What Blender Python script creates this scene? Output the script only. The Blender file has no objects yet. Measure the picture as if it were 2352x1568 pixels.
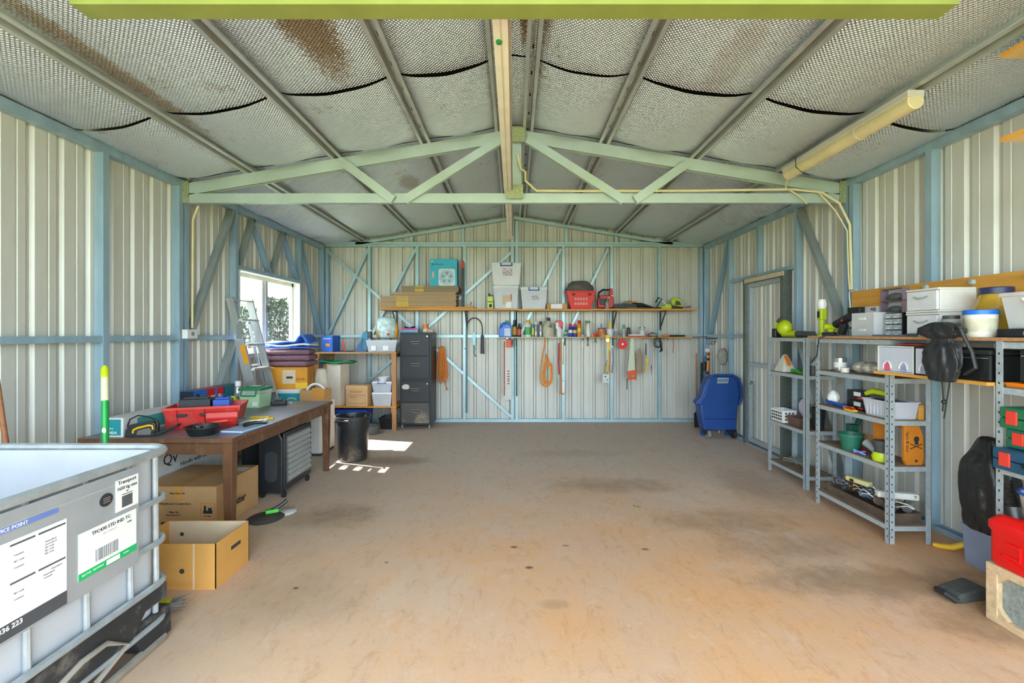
import bpy, bmesh, math, random
from mathutils import Vector, Matrix
random.seed(7)
SC = bpy.context.scene
COL = SC.collection
# ---------------------------------------------------------------- camera (metres; camera stands at the origin, 1.4 m up, looking along +Y)
F, CX, CY, EYE = 1045.0, 1181.0, 765.0, 1.4
cam = bpy.data.cameras.new('camera'); camo = bpy.data.objects.new('camera', cam); COL.objects.link(camo)
camo.location = (0, 0, EYE); camo.rotation_euler = (math.pi/2, 0, 0)
cam.sensor_width = 36; cam.lens = 36*F/2352; cam.shift_x = -(CX-1176)/2352; cam.shift_y = (CY-784)/2352
cam.clip_start = 0.02; cam.clip_end = 500
SC.camera = camo
# ---------------------------------------------------------------- daylight
world = bpy.data.worlds.new('sky'); SC.world = world; world.use_nodes = True
wn = world.node_tree.nodes; wl = world.node_tree.links
bg = wn['Background']; bg.inputs['Color'].default_value = (0.72, 0.87, 1.0, 1); bg.inputs['Strength'].default_value = 1.5
sun = bpy.data.lights.new('sun', 'SUN'); suno = bpy.data.objects.new('sun', sun); COL.objects.link(suno)
sun.energy = 5.0; sun.angle = math.radians(0.6); sun.color = (1.0, 0.96, 0.9)
suno.rotation_euler = Vector((1.85, -0.45, -2.1)).to_track_quat('-Z', 'Y').to_euler()
suno.location = (-8, 4, 9)
vs = SC.view_settings; SC.display_settings.display_device = 'sRGB'
vs.view_transform = 'Standard'; vs.look = 'None'; vs.gamma = 1.0; vs.use_curve_mapping = False; vs.exposure = 2.7
SC.cycles.max_bounces = 10; SC.cycles.diffuse_bounces = 9; SC.cycles.glossy_bounces = 3; SC.cycles.transmission_bounces = 4; SC.cycles.transparent_max_bounces = 10
SC.cycles.use_adaptive_sampling = True; SC.cycles.adaptive_threshold = 0.1; SC.cycles.caustics_reflective = False; SC.cycles.caustics_refractive = False
SC.cycles.use_denoising = True

for nm_, lc_, ro_, sz_ in (('opening_portal', (0, -0.68, 1.35), (math.pi/2, 0, 0), (6.1, 2.7)), ('window_portal', (-3.12, 5.64, 1.63), (0, -math.pi/2, 0), (0.9, 1.4))):
    la = bpy.data.lights.new(nm_, 'AREA'); la.shape = 'RECTANGLE'; la.size, la.size_y = sz_; la.cycles.is_portal = True   # guides the sky's light through the openings, gives none itself
    lo = bpy.data.objects.new(nm_, la); COL.objects.link(lo); lo.location = lc_; lo.rotation_euler = ro_
# ---------------------------------------------------------------- helpers
def px(x, Y): return (x-CX)*Y/F
def pz(y, Y): return EYE-(y-CY)*Y/F
def V(*a): return Vector(a)
def srgb(h):
    if isinstance(h, tuple): return h
    h = h.lstrip('#'); c = [int(h[i:i+2], 16)/255 for i in (0, 2, 4)]
    return tuple((v/12.92 if v <= 0.04045 else ((v+0.055)/1.055)**2.4) for v in c)
MATS = {}
def N(t, typ, **kw):
    n = t.nodes.new(typ)
    for k, v in kw.items():
        if k in n.inputs: n.inputs[k].default_value = v
        else: setattr(n, k, v)
    return n
def M(name, col, rough=0.6, metal=0.0, var=0.12, vs_=6.0, bump=0.0, bs=60.0, trans=0.0, alpha=1.0, spec=0.5, dirt=None, dscale=5, damt=0.5, stretch=None):
    if name in MATS: return MATS[name]
    m = bpy.data.materials.new(name); m.use_nodes = True; t = m.node_tree; L = t.links
    p = t.nodes['Principled BSDF']
    c = srgb(col)
    p.inputs['Roughness'].default_value = rough; p.inputs['Metallic'].default_value = metal
    p.inputs['Specular IOR Level'].default_value = spec
    if trans: p.inputs['Transmission Weight'].default_value = trans; p.inputs['IOR'].default_value = 1.15
    if alpha < 1: p.inputs['Alpha'].default_value = alpha
    tc = N(t, 'ShaderNodeTexCoord'); src = tc.outputs['Object']
    if stretch:
        mp = N(t, 'ShaderNodeMapping'); mp.inputs['Scale'].default_value = stretch; L.new(src, mp.inputs['Vector']); src = mp.outputs['Vector']
    nz = N(t, 'ShaderNodeTexNoise', Scale=vs_, Detail=4.0, Roughness=0.6); L.new(src, nz.inputs['Vector'])
    mr = N(t, 'ShaderNodeMapRange'); mr.inputs['From Min'].default_value = 0.3; mr.inputs['From Max'].default_value = 0.7
    mr.inputs['To Min'].default_value = 1-var; mr.inputs['To Max'].default_value = 1+var*0.5
    L.new(nz.outputs['Fac'], mr.inputs['Value'])
    mx = N(t, 'ShaderNodeMix', data_type='RGBA', blend_type='MULTIPLY'); mx.inputs[0].default_value = 1.0
    mx.inputs[6].default_value = (*c, 1); L.new(mr.outputs[0], mx.inputs[7])
    out = mx.outputs[2]
    if dirt:
        n2 = N(t, 'ShaderNodeTexNoise', Scale=dscale, Detail=6.0, Roughness=0.7); L.new(src, n2.inputs['Vector'])
        r2 = N(t, 'ShaderNodeMapRange'); r2.inputs['From Min'].default_value = 0.52; r2.inputs['From Max'].default_value = 0.72
        r2.inputs['To Max'].default_value = damt; L.new(n2.outputs['Fac'], r2.inputs['Value'])
        m2 = N(t, 'ShaderNodeMix', data_type='RGBA'); L.new(r2.outputs[0], m2.inputs[0]); L.new(out, m2.inputs[6]); m2.inputs[7].default_value = (*srgb(dirt), 1)
        out = m2.outputs[2]
    L.new(out, p.inputs['Base Color'])
    if bump:
        n3 = N(t, 'ShaderNodeTexNoise', Scale=bs, Detail=3.0); L.new(src, n3.inputs['Vector'])
        b = N(t, 'ShaderNodeBump', Strength=bump, Distance=0.01); L.new(n3.outputs['Fac'], b.inputs['Height']); L.new(b.outputs['Normal'], p.inputs['Normal'])
    MATS[name] = m
    return m
def mat(x):
    return x if not isinstance(x, str) else MATS.get(x) or M('paint_'+x.lstrip('#').lower(), x, 0.5)

def frame(d, up=V(0, 0, 1)):
    d = d.normalized()
    if abs(d.dot(up)) > 0.98: up = V(0, 1, 0)
    s = d.cross(up).normalized(); u = s.cross(d).normalized()
    return s, u
class MB:
    def __init__(self): self.v = []; self.f = []; self.mi = []; self.m = 0
    def add(self, vs_, fs):
        o = len(self.v); self.v += [tuple(q) for q in vs_]
        for f in fs: self.f.append(tuple(o+i for i in f)); self.mi.append(self.m)
        return self
    def box(self, x0, y0, z0, x1, y1, z1):
        if x0 > x1: x0, x1 = x1, x0
        if y0 > y1: y0, y1 = y1, y0
        if z0 > z1: z0, z1 = z1, z0
        return self.add([(x0,y0,z0),(x1,y0,z0),(x1,y1,z0),(x0,y1,z0),(x0,y0,z1),(x1,y0,z1),(x1,y1,z1),(x0,y1,z1)],
                        [(0,3,2,1),(4,5,6,7),(0,1,5,4),(1,2,6,5),(2,3,7,6),(3,0,4,7)])
    def cbox(self, c, s, rot=None):
        c = Vector(c); h = Vector(s)/2; q = []
        for sz in (-1, 1):
            for sx, sy in ((-1,-1),(1,-1),(1,1),(-1,1)):
                p = V(sx*h.x, sy*h.y, sz*h.z)
                if rot is not None: p = rot @ p
                q.append(c+p)
        return self.add(q, [(0,3,2,1),(4,5,6,7),(0,1,5,4),(1,2,6,5),(2,3,7,6),(3,0,4,7)])
    def taper(self, bx, by, tx, ty, z0, z1, c=(0, 0), wall=0, floor=0.006):
        def r(a, b, z): return [(c[0]-a, c[1]-b, z), (c[0]+a, c[1]-b, z), (c[0]+a, c[1]+b, z), (c[0]-a, c[1]+b, z)]
        if not wall:
            return self.add(r(bx,by,z0)+r(tx,ty,z1), [(0,3,2,1),(4,5,6,7),(0,1,5,4),(1,2,6,5),(2,3,7,6),(3,0,4,7)])
        w = wall
        q = r(bx,by,z0)+r(tx,ty,z1)+r(tx-w,ty-w,z1)+r(bx-w,by-w,z0+floor)
        fs = [(0,3,2,1)]
        for i in range(4):
            j = (i+1) % 4
            fs += [(i,j,4+j,4+i), (4+i,4+j,8+j,8+i), (8+i,8+j,12+j,12+i)]
        fs.append((12,13,14,15))
        return self.add(q, fs)
    def bar(self, p0, p1, w, h, up=V(0,0,1)):
        p0, p1 = Vector(p0), Vector(p1); s, u = frame(p1-p0, up); s = s*w/2; u = u*h/2
        return self.add([p0-s-u,p0+s-u,p0+s+u,p0-s+u,p1-s-u,p1+s-u,p1+s+u,p1-s+u],
                        [(0,3,2,1),(4,5,6,7),(0,1,5,4),(1,2,6,5),(2,3,7,6),(3,0,4,7)])
    def csec(self, p0, p1, into, w, d, t=0.003, flip=False):
        """cold formed channel: web of depth d along `into`, flanges of width w"""
        p0, p1 = Vector(p0), Vector(p1); a = (p1-p0).normalized(); n = (Vector(into)-a*a.dot(Vector(into))).normalized(); s = a.cross(n)
        if flip: s = -s
        pr = [(0,0),(w,0),(w,t),(t,t),(t,d-t),(w,d-t),(w,d),(0,d)]
        q = [p0+s*x+n*y for x, y in pr]+[p1+s*x+n*y for x, y in pr]
        fs = [(i,(i+1)%8,8+(i+1)%8,8+i) for i in range(8)]
        fs += [(0,1,2,3),(0,3,4,7),(4,5,6,7),(8,9,10,11),(8,11,12,15),(12,13,14,15)]
        return self.add(q, fs)
    def tube(self, pts, r, seg=8, closed=False, cap=True):
        pts = [Vector(p) for p in pts]; n = len(pts); rr = r if isinstance(r, (list, tuple)) else [r]*n
        o = len(self.v); prev = None
        for i, p in enumerate(pts):
            d = (pts[(i+1) % n]-pts[i-1]) if closed else (pts[min(i+1, n-1)]-pts[max(i-1, 0)])
            d = d.normalized() if d.length > 1e-9 else V(0,0,1)
            if prev is None: s, u = frame(d)
            else:
                s = prev-d*prev.dot(d)
                s = s.normalized() if s.length > 1e-6 else frame(d)[0]
                u = s.cross(d)
            prev = s
            for k in range(seg):
                a = 2*math.pi*k/seg; self.v.append(tuple(p+(s*math.cos(a)+u*math.sin(a))*rr[i]))
        for i in range(n if closed else n-1):
            for k in range(seg):
                a = o+i*seg+k; b = o+i*seg+(k+1) % seg; c = o+((i+1) % n)*seg+(k+1) % seg; d = o+((i+1) % n)*seg+k
                self.f.append((a, b, c, d)); self.mi.append(self.m)
        if cap and not closed:
            self.f.append(tuple(o+k for k in reversed(range(seg)))); self.mi.append(self.m)
            self.f.append(tuple(o+(n-1)*seg+k for k in range(seg))); self.mi.append(self.m)
        return self
    def cyl(self, p0, p1, r, seg=14, r2=None): return self.tube([p0, p1], [r, r if r2 is None else r2], seg)
    def lathe(self, prof, seg=18, c=(0, 0, 0), axis='z', sx=1.0, sy=1.0):
        o = len(self.v)
        for r, z in prof:
            for k in range(seg):
                a = 2*math.pi*k/seg; x, y = r*math.cos(a)*sx, r*math.sin(a)*sy
                p = (x, y, z) if axis == 'z' else ((z, x, y) if axis == 'x' else (y, z, x))
                self.v.append((c[0]+p[0], c[1]+p[1], c[2]+p[2]))
        for i in range(len(prof)-1):
            for k in range(seg):
                a = o+i*seg+k; b = o+i*seg+(k+1) % seg
                self.f.append((a, b, b+seg, a+seg)); self.mi.append(self.m)
        if prof[0][0] > 1e-5: self.f.append(tuple(o+k for k in reversed(range(seg)))); self.mi.append(self.m)
        if prof[-1][0] > 1e-5: self.f.append(tuple(o+(len(prof)-1)*seg+k for k in range(seg))); self.mi.append(self.m)
        return self
    def prism(self, pts, a0, a1, axis='y'):
        n = len(pts)
        def P(a, b, t): return {'y': (a, t, b), 'x': (t, a, b), 'z': (a, b, t)}[axis]
        q = [P(a, b, a0) for a, b in pts]+[P(a, b, a1) for a, b in pts]
        return self.add(q, [tuple(range(n)), tuple(range(2*n-1, n-1, -1))]+[(i, n+i, n+(i+1) % n, (i+1) % n) for i in range(n)])
    def ball(self, c, r, seg=12, rings=7, s=(1, 1, 1), wob=0.0, seed=0):
        rnd = random.Random(seed); o = len(self.v)
        for i in range(rings+1):
            th = math.pi*i/rings
            for k in range(seg):
                ph = 2*math.pi*k/seg; w = 1+wob*(rnd.random()*2-1)
                if i in (0, rings): w = 1
                self.v.append((c[0]+r*s[0]*w*math.sin(th)*math.cos(ph), c[1]+r*s[1]*w*math.sin(th)*math.sin(ph), c[2]+r*s[2]*w*math.cos(th)))
        for i in range(rings):
            for k in range(seg):
                a = o+i*seg+k; b = o+i*seg+(k+1) % seg
                self.f.append((a, a+seg, b+seg, b)); self.mi.append(self.m)
        return self
    def sheet(self, fn, nu, nv, thick=0):
        o = len(self.v)
        for i in range(nu+1):
            for j in range(nv+1): self.v.append(tuple(fn(i/nu, j/nv)))
        for i in range(nu):
            for j in range(nv):
                a = o+i*(nv+1)+j; self.f.append((a, a+nv+1, a+nv+2, a+1)); self.mi.append(self.m)
        return self
    def go(self, name, m, parent=None, bevel=0.0, smooth=False, loc=None, rot=None, subsurf=0, solid=0):
        me = bpy.data.meshes.new(name); me.from_pydata(self.v, [], self.f)
        for x in (m if isinstance(m, (list, tuple)) else [m]): me.materials.append(mat(x))
        if any(self.mi): me.polygons.foreach_set('material_index', self.mi)
        bm = bmesh.new(); bm.from_mesh(me)
        if smooth == 'weld': bmesh.ops.remove_doubles(bm, verts=bm.verts, dist=1e-5)
        bmesh.ops.recalc_face_normals(bm, faces=bm.faces); bm.to_mesh(me); bm.free()
        ob = bpy.data.objects.new(name, me); COL.objects.link(ob)
        if smooth:
            me.polygons.foreach_set('use_smooth', [True]*len(me.polygons))
            if smooth != 'all':
                try: me.set_sharp_from_angle(angle=math.radians(42))
                except Exception: pass
        if parent is not None: ob.parent = parent
        if loc is not None: ob.location = loc
        if rot is not None: ob.rotation_euler = rot
        if bevel:
            bv = ob.modifiers.new('b', 'BEVEL'); bv.width = bevel; bv.segments = 2; bv.limit_method = 'ANGLE'; bv.angle_limit = math.radians(40)
        if solid:
            so = ob.modifiers.new('s', 'SOLIDIFY'); so.thickness = solid; so.offset = 0
        if subsurf:
            ss = ob.modifiers.new('ss', 'SUBSURF'); ss.levels = subsurf; ss.render_levels = subsurf
        return ob
def thing(name, label, cat, loc=(0, 0, 0), rz=0.0, group=None):
    o = bpy.data.objects.new(name, None); COL.objects.link(o); o.empty_display_size = 0.1
    o.location = loc; o.rotation_euler = (0, 0, rz); o['label'] = label; o['category'] = cat
    if group: o['group'] = group
    return o
def tag(o, label, cat, group=None):
    o['label'] = label; o['category'] = cat
    if group: o['group'] = group
    return o
def struct(o, label=None):
    o['kind'] = 'structure'
    if label: o['label'] = label
    return o
def part(o, label): o['label'] = label; return o
def txt(s, size, m, parent, loc, rot, name='lettering', ax='LEFT', sx=1.0, bold=0.0):
    cu = bpy.data.curves.new(name, 'FONT'); cu.body = s; cu.size = size; cu.align_x = ax; cu.align_y = 'CENTER'; cu.extrude = 0.0006; cu.resolution_u = 2; cu.offset = bold
    t = bpy.data.objects.new('t', cu); COL.objects.link(t)
    dg = bpy.context.evaluated_depsgraph_get(); me = bpy.data.meshes.new_from_object(t.evaluated_get(dg))
    bpy.data.objects.remove(t); bpy.data.curves.remove(cu)
    me.materials.clear(); me.materials.append(mat(m))
    o = bpy.data.objects.new(name, me); COL.objects.link(o); o.parent = parent; o.location = loc; o.rotation_euler = rot; o.scale = (sx, 1, 1)
    return o
def copytree(o, parent=None):
    c = o.copy(); COL.objects.link(c)
    if parent is not None: c.parent = parent
    for ch in list(o.children): copytree(ch, c)
    return c
ROT_FRONT = (math.pi/2, 0, 0)                 # text facing -Y
ROT_ROOM_R = (math.pi/2, 0, -math.pi/2)       # text facing -X
ROT_ROOM_L = (math.pi/2, 0, math.pi/2)        # text facing +X
ROT_UP = (0, 0, 0)
PI = math.pi
# ---------------------------------------------------------------- materials of the shell
STEEL = M('blue_steel', '#a3bfd0', 0.38, 0.35, 0.16, 3, bump=0.05, stretch=(3, 3, .6))
STEELD = M('blue_steel_brace', '#a3adad', 0.42, 0.4, 0.15, 3)
TRUSS = M('truss_steel_grass_bounce', '#bccdc5', 0.4, 0.3, 0.12, 3, bump=0.04)  # stud steel with the lawn's green bounce light mixed into its colour
GALV = M('galvanised', '#b9c4c9', 0.4, 0.35, 0.16, 45, bump=0.05, bs=90)
GALVD = M('galvanised_dark', '#7c857f', 0.5, 0.6, 0.35, 60, bump=0.1, bs=120)
PURL = M('purlin_steel', '#c6cbc8', 0.4, 0.45, 0.15, 4)
CLAD = M('wall_sheet_steel', '#d3d2c9', 0.45, 0.1, 0.13, 2.2, bump=0.08, bs=14, dirt='#c2b9a2', dscale=2.6, damt=0.5, stretch=(1, 1, 0.3))
CREAM = M('cream_pvc', '#ece8d8', 0.5, 0, 0.1, 5)
DARKC = M('dark_cavity', '#3a3834', 0.9)
TIMB = M('orange_timber', '#e2a347', 0.55, 0, 0.28, 5, stretch=(1, 0.25, 3), bump=0.06)
TIMBX = M('orange_timber_long', '#e09a3c', 0.55, 0, 0.3, 6, stretch=(0.25, 2, 3), bump=0.06)
CHIP = M('chipboard', '#b98a5c', 0.7, 0, 0.25, 40)
WHITE = M('white_plastic', '#e8e8e6', 0.4, 0, 0.05)
BLACK = M('black_plastic', '#1d1f21', 0.42, 0, 0.2)
BLACKR = M('black_rubber', '#232323', 0.75, 0, 0.2)
DGREY = M('dark_grey', '#46494b', 0.5, 0, 0.15)
GREY = M('grey_plastic', '#8d9294', 0.5, 0, 0.12)
RED = M('red_plastic', '#d8261d', 0.38, 0, 0.1)
LIME = M('lime_plastic', '#bfd21b', 0.36, 0, 0.08)
KRAFT = M('kraft_card', '#c79a63', 0.8, 0, 0.12, 7, bump=0.04)
KRAFTL = M('pale_card', '#d9c3a3', 0.8, 0, 0.1, 7)
CLEAR = M('clear_plastic', '#e9eef2', 0.14, 0, 0.02, trans=0.0, alpha=0.42)
GLASS = M('glass', '#f2f7f7', 0.04, 0, 0.0, alpha=0.22)
ALU = M('aluminium', '#c9cccd', 0.36, 0.75, 0.1, 8, stretch=(4, 4, .5))
SILV = M('silver', '#c3c6c8', 0.3, 0.85, 0.1)
INK = M('ink', '#26262a', 0.7, 0, 0.05)
ORANGE = M('orange_plastic', '#ee7f16', 0.42, 0, 0.08)
BLUE = M('blue_plastic', '#1c4fae', 0.4, 0, 0.12)
TEAL = M('teal_plastic', '#1c98a6', 0.42, 0, 0.1)
GREEN = M('green_plastic', '#1f8a45', 0.42, 0, 0.1)
YEL = M('yellow_plastic', '#edc01c', 0.42, 0, 0.08)

def floor_mat():
    m = bpy.data.materials.new('dusty_concrete'); m.use_nodes = True; t = m.node_tree; L = t.links; p = t.nodes['Principled BSDF']
    p.inputs['Roughness'].default_value = 0.62; p.inputs['Specular IOR Level'].default_value = 0.35
    tc = N(t, 'ShaderNodeTexCoord'); g = tc.outputs['Object']
    def noise(s, d=5, r=.6, vec=g, dist=0.0):
        n = N(t, 'ShaderNodeTexNoise', Scale=s, Detail=d, Roughness=r, Distortion=dist); L.new(vec, n.inputs['Vector']); return n.outputs['Fac']
    def rng(f, a, b, c=0, d=1):
        r = N(t, 'ShaderNodeMapRange'); r.interpolation_type = 'SMOOTHSTEP'
        for k, v in zip(('From Min', 'From Max', 'To Min', 'To Max'), (a, b, c, d)): r.inputs[k].default_value = v
        L.new(f, r.inputs['Value']); return r.outputs[0]
    def mixc(f, a, b):
        x = N(t, 'ShaderNodeMix', data_type='RGBA'); L.new(f, x.inputs[0])
        for i, q in ((6, a), (7, b)):
            if isinstance(q, str): x.inputs[i].default_value = (*srgb(q), 1)
            else: L.new(q, x.inputs[i])
        return x.outputs[2]
    def math_(op, a, b=None):
        n = N(t, 'ShaderNodeMath', operation=op)
        for i, q in enumerate((a, b)):
            if q is None: continue
            if isinstance(q, (int, float)): n.inputs[i].default_value = q
            else: L.new(q, n.inputs[i])
        return n.outputs[0]
    sp = N(t, 'ShaderNodeSeparateXYZ'); L.new(g, sp.inputs[0])
    c = mixc(rng(noise(1.3, 6, .62), .36, .66), '#d2ab8c', '#dba677')
    # grey bare concrete further in, lightened against light falloff; orange dust near the opening
    far = rng(math_('ADD', sp.outputs[1], math_('MULTIPLY', noise(1.0, 4), 2.2)), 3.6, 6.6)
    c = mixc(math_('MULTIPLY', far, .75), c, '#d2c7bb')
    c = mixc(math_('MULTIPLY', rng(noise(.8, 5, .7, dist=.6), .50, .68), .45), c, '#d8c4b2')
    st = N(t, 'ShaderNodeMapping'); st.inputs['Scale'].default_value = (1.0, .45, 1); st.inputs['Rotation'].default_value = (0, 0, .5); L.new(g, st.inputs['Vector'])
    streak = noise(9, 8, .75, st.outputs[0], .8)
    c = mixc(math_('MULTIPLY', rng(streak, .53, .72), .45), c, '#bf8048')
    c = mixc(math_('MULTIPLY', rng(noise(26, 6, .75), .60, .78), .4), c, '#efe2cf')
    patchn = noise(4, 6, .75)
    left = rng(math_('ADD', math_('MULTIPLY', sp.outputs[0], -1.0), math_('MULTIPLY', noise(1.6, 6, .7), 2.0)), .6, 2.6)
    c = mixc(math_('MULTIPLY', left, .55), c, '#cfbba6')
    c = mixc(math_('MULTIPLY', rng(noise(14, 8, .8, st.outputs[0], 1.2), .50, .66), .35), c, '#a97e55')
    c = mixc(math_('MULTIPLY', rng(noise(6, 8, .8), .55, .7), .35), c, '#e3d3bf')
    # oily shoe-worn patches: (x, y, radius x, radius y, amount)
    for (sx, sy, rx, ry, am) in ((2.1, 2.55, .85, .22, .62), (1.75, 3.0, .55, .3, .4), (1.55, 3.4, .6, .25, .4), (.9, 4.2, .65, .25, .45), (2.3, 2.2, .35, .2, .6),
                                 (-1.15, 2.4, .4, .3, .25), (-1.4, 3.5, .4, .28, .5), (-1.35, 5.0, .5, .22, .55), (.6, 5.3, .7, .2, .2), (2.2, 4.2, .35, .6, .3), (.2, 2.35, .1, .05, .3),
                                 (.09, 2.72, .03, .02, 1), (.0, 2.98, .03, .02, .9), (.85, 2.95, .03, .02, .8), (-1.2, 2.5, .018, .014, 1.), (-.78, 2.78, .014, .012, .9), (.34, 3.0, .03, .015, .7)):
        dx = math_('DIVIDE', math_('SUBTRACT', sp.outputs[0], sx), rx); dy = math_('DIVIDE', math_('SUBTRACT', sp.outputs[1], sy), ry)
        d = math_('ADD', math_('MULTIPLY', dx, dx), math_('MULTIPLY', dy, dy))
        if rx > .08: d = math_('ADD', d, math_('MULTIPLY', math_('SUBTRACT', patchn, .5), 3.0))
        f = math_('MULTIPLY', rng(d, 1.3, -.3, 0, 1), am)
        c = mixc(f, c, '#7a6045' if rx > .08 else '#4a3524')
    L.new(c, p.inputs['Base Color'])
    b = N(t, 'ShaderNodeBump', Strength=0.25, Distance=0.004); L.new(noise(45, 6, .7), b.inputs['Height']); L.new(b.outputs[0], p.inputs['Normal'])
    return m
def foil_mat():
    m = bpy.data.materials.new('dimpled_foil'); m.use_nodes = True; t = m.node_tree; L = t.links; p = t.nodes['Principled BSDF']
    p.inputs['Roughness'].default_value = 0.34; p.inputs['Metallic'].default_value = 0.75
    tc = N(t, 'ShaderNodeTexCoord'); g = tc.outputs['Object']; sp = N(t, 'ShaderNodeSeparateXYZ'); L.new(g, sp.inputs[0])
    def math_(op, a, b=None):
        n = N(t, 'ShaderNodeMath', operation=op)
        for i, q in enumerate((a, b)):
            if q is None: continue
            if isinstance(q, (int, float)): n.inputs[i].default_value = q
            else: L.new(q, n.inputs[i])
        return n.outputs[0]
    k = 2*PI/0.024
    s = math_('MULTIPLY', math_('SINE', math_('MULTIPLY', sp.outputs[0], k)), math_('SINE', math_('MULTIPLY', sp.outputs[1], k)))
    b = N(t, 'ShaderNodeBump', Strength=0.8, Distance=0.008); L.new(s, b.inputs['Height']); L.new(b.outputs[0], p.inputs['Normal'])
    n1 = N(t, 'ShaderNodeTexNoise', Scale=2.2, Detail=8, Roughness=.72); L.new(g, n1.inputs['Vector'])
    n2 = N(t, 'ShaderNodeTexNoise', Scale=60, Detail=2); L.new(g, n2.inputs['Vector'])
    f = N(t, 'ShaderNodeMapRange'); f.interpolation_type = 'SMOOTHSTEP'
    for kk, v in zip(('From Min', 'From Max', 'To Min', 'To Max'), (.60, .72, 0, .8)): f.inputs[kk].default_value = v
    L.new(math_('ADD', n1.outputs['Fac'], math_('MULTIPLY', math_('SUBTRACT', n2.outputs['Fac'], .5), .3)), f.inputs['Value'])
    fac = f.outputs[0]
    # a few long rust-brown stains where the roof has leaked: (x, y, rx, ry, amount)
    for (sx, sy, rx, ry, am) in ((-1.12, 2.3, .17, .75, .95), (-2.28, 2.6, .08, .9, .8), (.06, 2.5, .035, .55, 1.), (-.04, 2.4, .05, .6, .5), (.2, 2.3, .05, .7, .8), (1.3, 2.7, .12, .4, .3), (-1.15, 5.0, .12, .25, .5)):
        dx = math_('DIVIDE', math_('SUBTRACT', sp.outputs[0], sx), rx); dy = math_('DIVIDE', math_('SUBTRACT', sp.outputs[1], sy), ry)
        d = math_('ADD', math_('MULTIPLY', dx, dx), math_('MULTIPLY', dy, dy))
        d = math_('ADD', d, math_('MULTIPLY', math_('SUBTRACT', n1.outputs['Fac'], .5), 1.5)); d = math_('ADD', d, math_('MULTIPLY', math_('SUBTRACT', n2.outputs['Fac'], .5), 1.8))
        r = N(t, 'ShaderNodeMapRange'); r.inputs['From Min'].default_value = 1.0; r.inputs['From Max'].default_value = .35; r.inputs['To Max'].default_value = am
        L.new(d, r.inputs['Value']); fac = math_('MAXIMUM', fac, r.outputs[0])
    x = N(t, 'ShaderNodeMix', data_type='RGBA'); L.new(fac, x.inputs[0]); x.inputs[6].default_value = (*srgb('#e9f0f8'), 1); x.inputs[7].default_value = (*srgb('#8c7048'), 1)
    L.new(x.outputs[2], p.inputs['Base Color'])
    r = N(t, 'ShaderNodeMapRange'); r.inputs['To Min'].default_value = .75; r.inputs['To Max'].default_value = .1; L.new(fac, r.inputs['Value']); L.new(r.outputs[0], p.inputs['Metallic'])
    return m
FLOOR = floor_mat(); FOIL = foil_mat()

# ---------------------------------------------------------------- ground, floor
YF, YB = -0.7, 7.25            # front opening, back wall sheet
XW = 3.05                      # wall sheets at +-XW
GRASSM = M('lawn', '#93996a', 0.9, 0, 0.3, 1.2)
struct(MB().box(-40, -40, -0.12, 40, YF-1.2, -0.03).box(-40, YF-1.2, -0.12, -XW-.12, 40, -0.03).box(XW+.12, YF-1.2, -.12, 40, 40, -.03).go('ground', GRASSM), 'sunlit lawn around the shed')
struct(MB().box(-XW-.1, YF-1.2, -0.15, XW+.1, YB+.1, 0.0).go('floor', FLOOR), 'dusty tan concrete slab with dark worn patches')

# ---------------------------------------------------------------- wall sheets: ribbed steel, ribs every 190 mm
def ribs(a0, a1, d=0.02, pitch=0.19):
    """profile along the wall: list of (a, depth outward)"""
    out = []; a = a0
    while a < a1:
        for da, dd in ((0, 0), (.058, 0), (.061, .004), (.072, .004), (.075, 0), (.118, 0), (.134, d), (.158, d), (.174, 0)):
            if a+da < a1: out.append((a+da, dd))
        a += pitch
    out.append((a1, 0)); return out
def side_wall(name, sgn, holes, a0, a1, z1, label):
    b = MB(); pr = ribs(a0, a1)
    cuts = sorted(set([0, z1]+[z for h in holes for z in h[2:]]))
    for i in range(len(pr)-1):
        (u0, d0), (u1, d1) = pr[i], pr[i+1]; mid = (u0+u1)/2
        for k in range(len(cuts)-1):
            zm = (cuts[k]+cuts[k+1])/2
            if any(h[0] < mid < h[1] and h[2] < zm < h[3] for h in holes): continue
            b.add([(sgn*(XW+d0), u0, cuts[k]), (sgn*(XW+d1), u1, cuts[k]), (sgn*(XW+d1), u1, cuts[k+1]), (sgn*(XW+d0), u0, cuts[k+1])], [(0, 1, 2, 3)])
    o = b.go(name, CLAD, solid=0.002); struct(o, label); return o
def zroof(x): return 3.24-0.165*abs(x)
WIN = (4.95, 6.33, 1.17, 2.09); DOOR = (5.0, 5.86, 0.0, 2.07)
wl_ = side_wall('wall_left', -1, [WIN], YF, YB, zroof(XW)+.1, 'pale ribbed steel wall with blue studs and a window')
wr_ = side_wall('wall_right', 1, [DOOR], YF, YB, zroof(XW)+.1, 'pale ribbed steel wall with blue studs and a door')
b = MB(); pr = ribs(-XW, XW, .03)
for i in range(len(pr)-1):
    (u0, d0), (u1, d1) = pr[i], pr[i+1]
    b.add([(u0, YB+d0, 0), (u1, YB+d1, 0), (u1, YB+d1, zroof(u1)+.1), (u0, YB+d0, zroof(u0)+.1)], [(0, 1, 2, 3)])
wb_ = struct(b.go('wall_back', CLAD, solid=0.002), 'pale ribbed steel gable wall')
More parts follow.
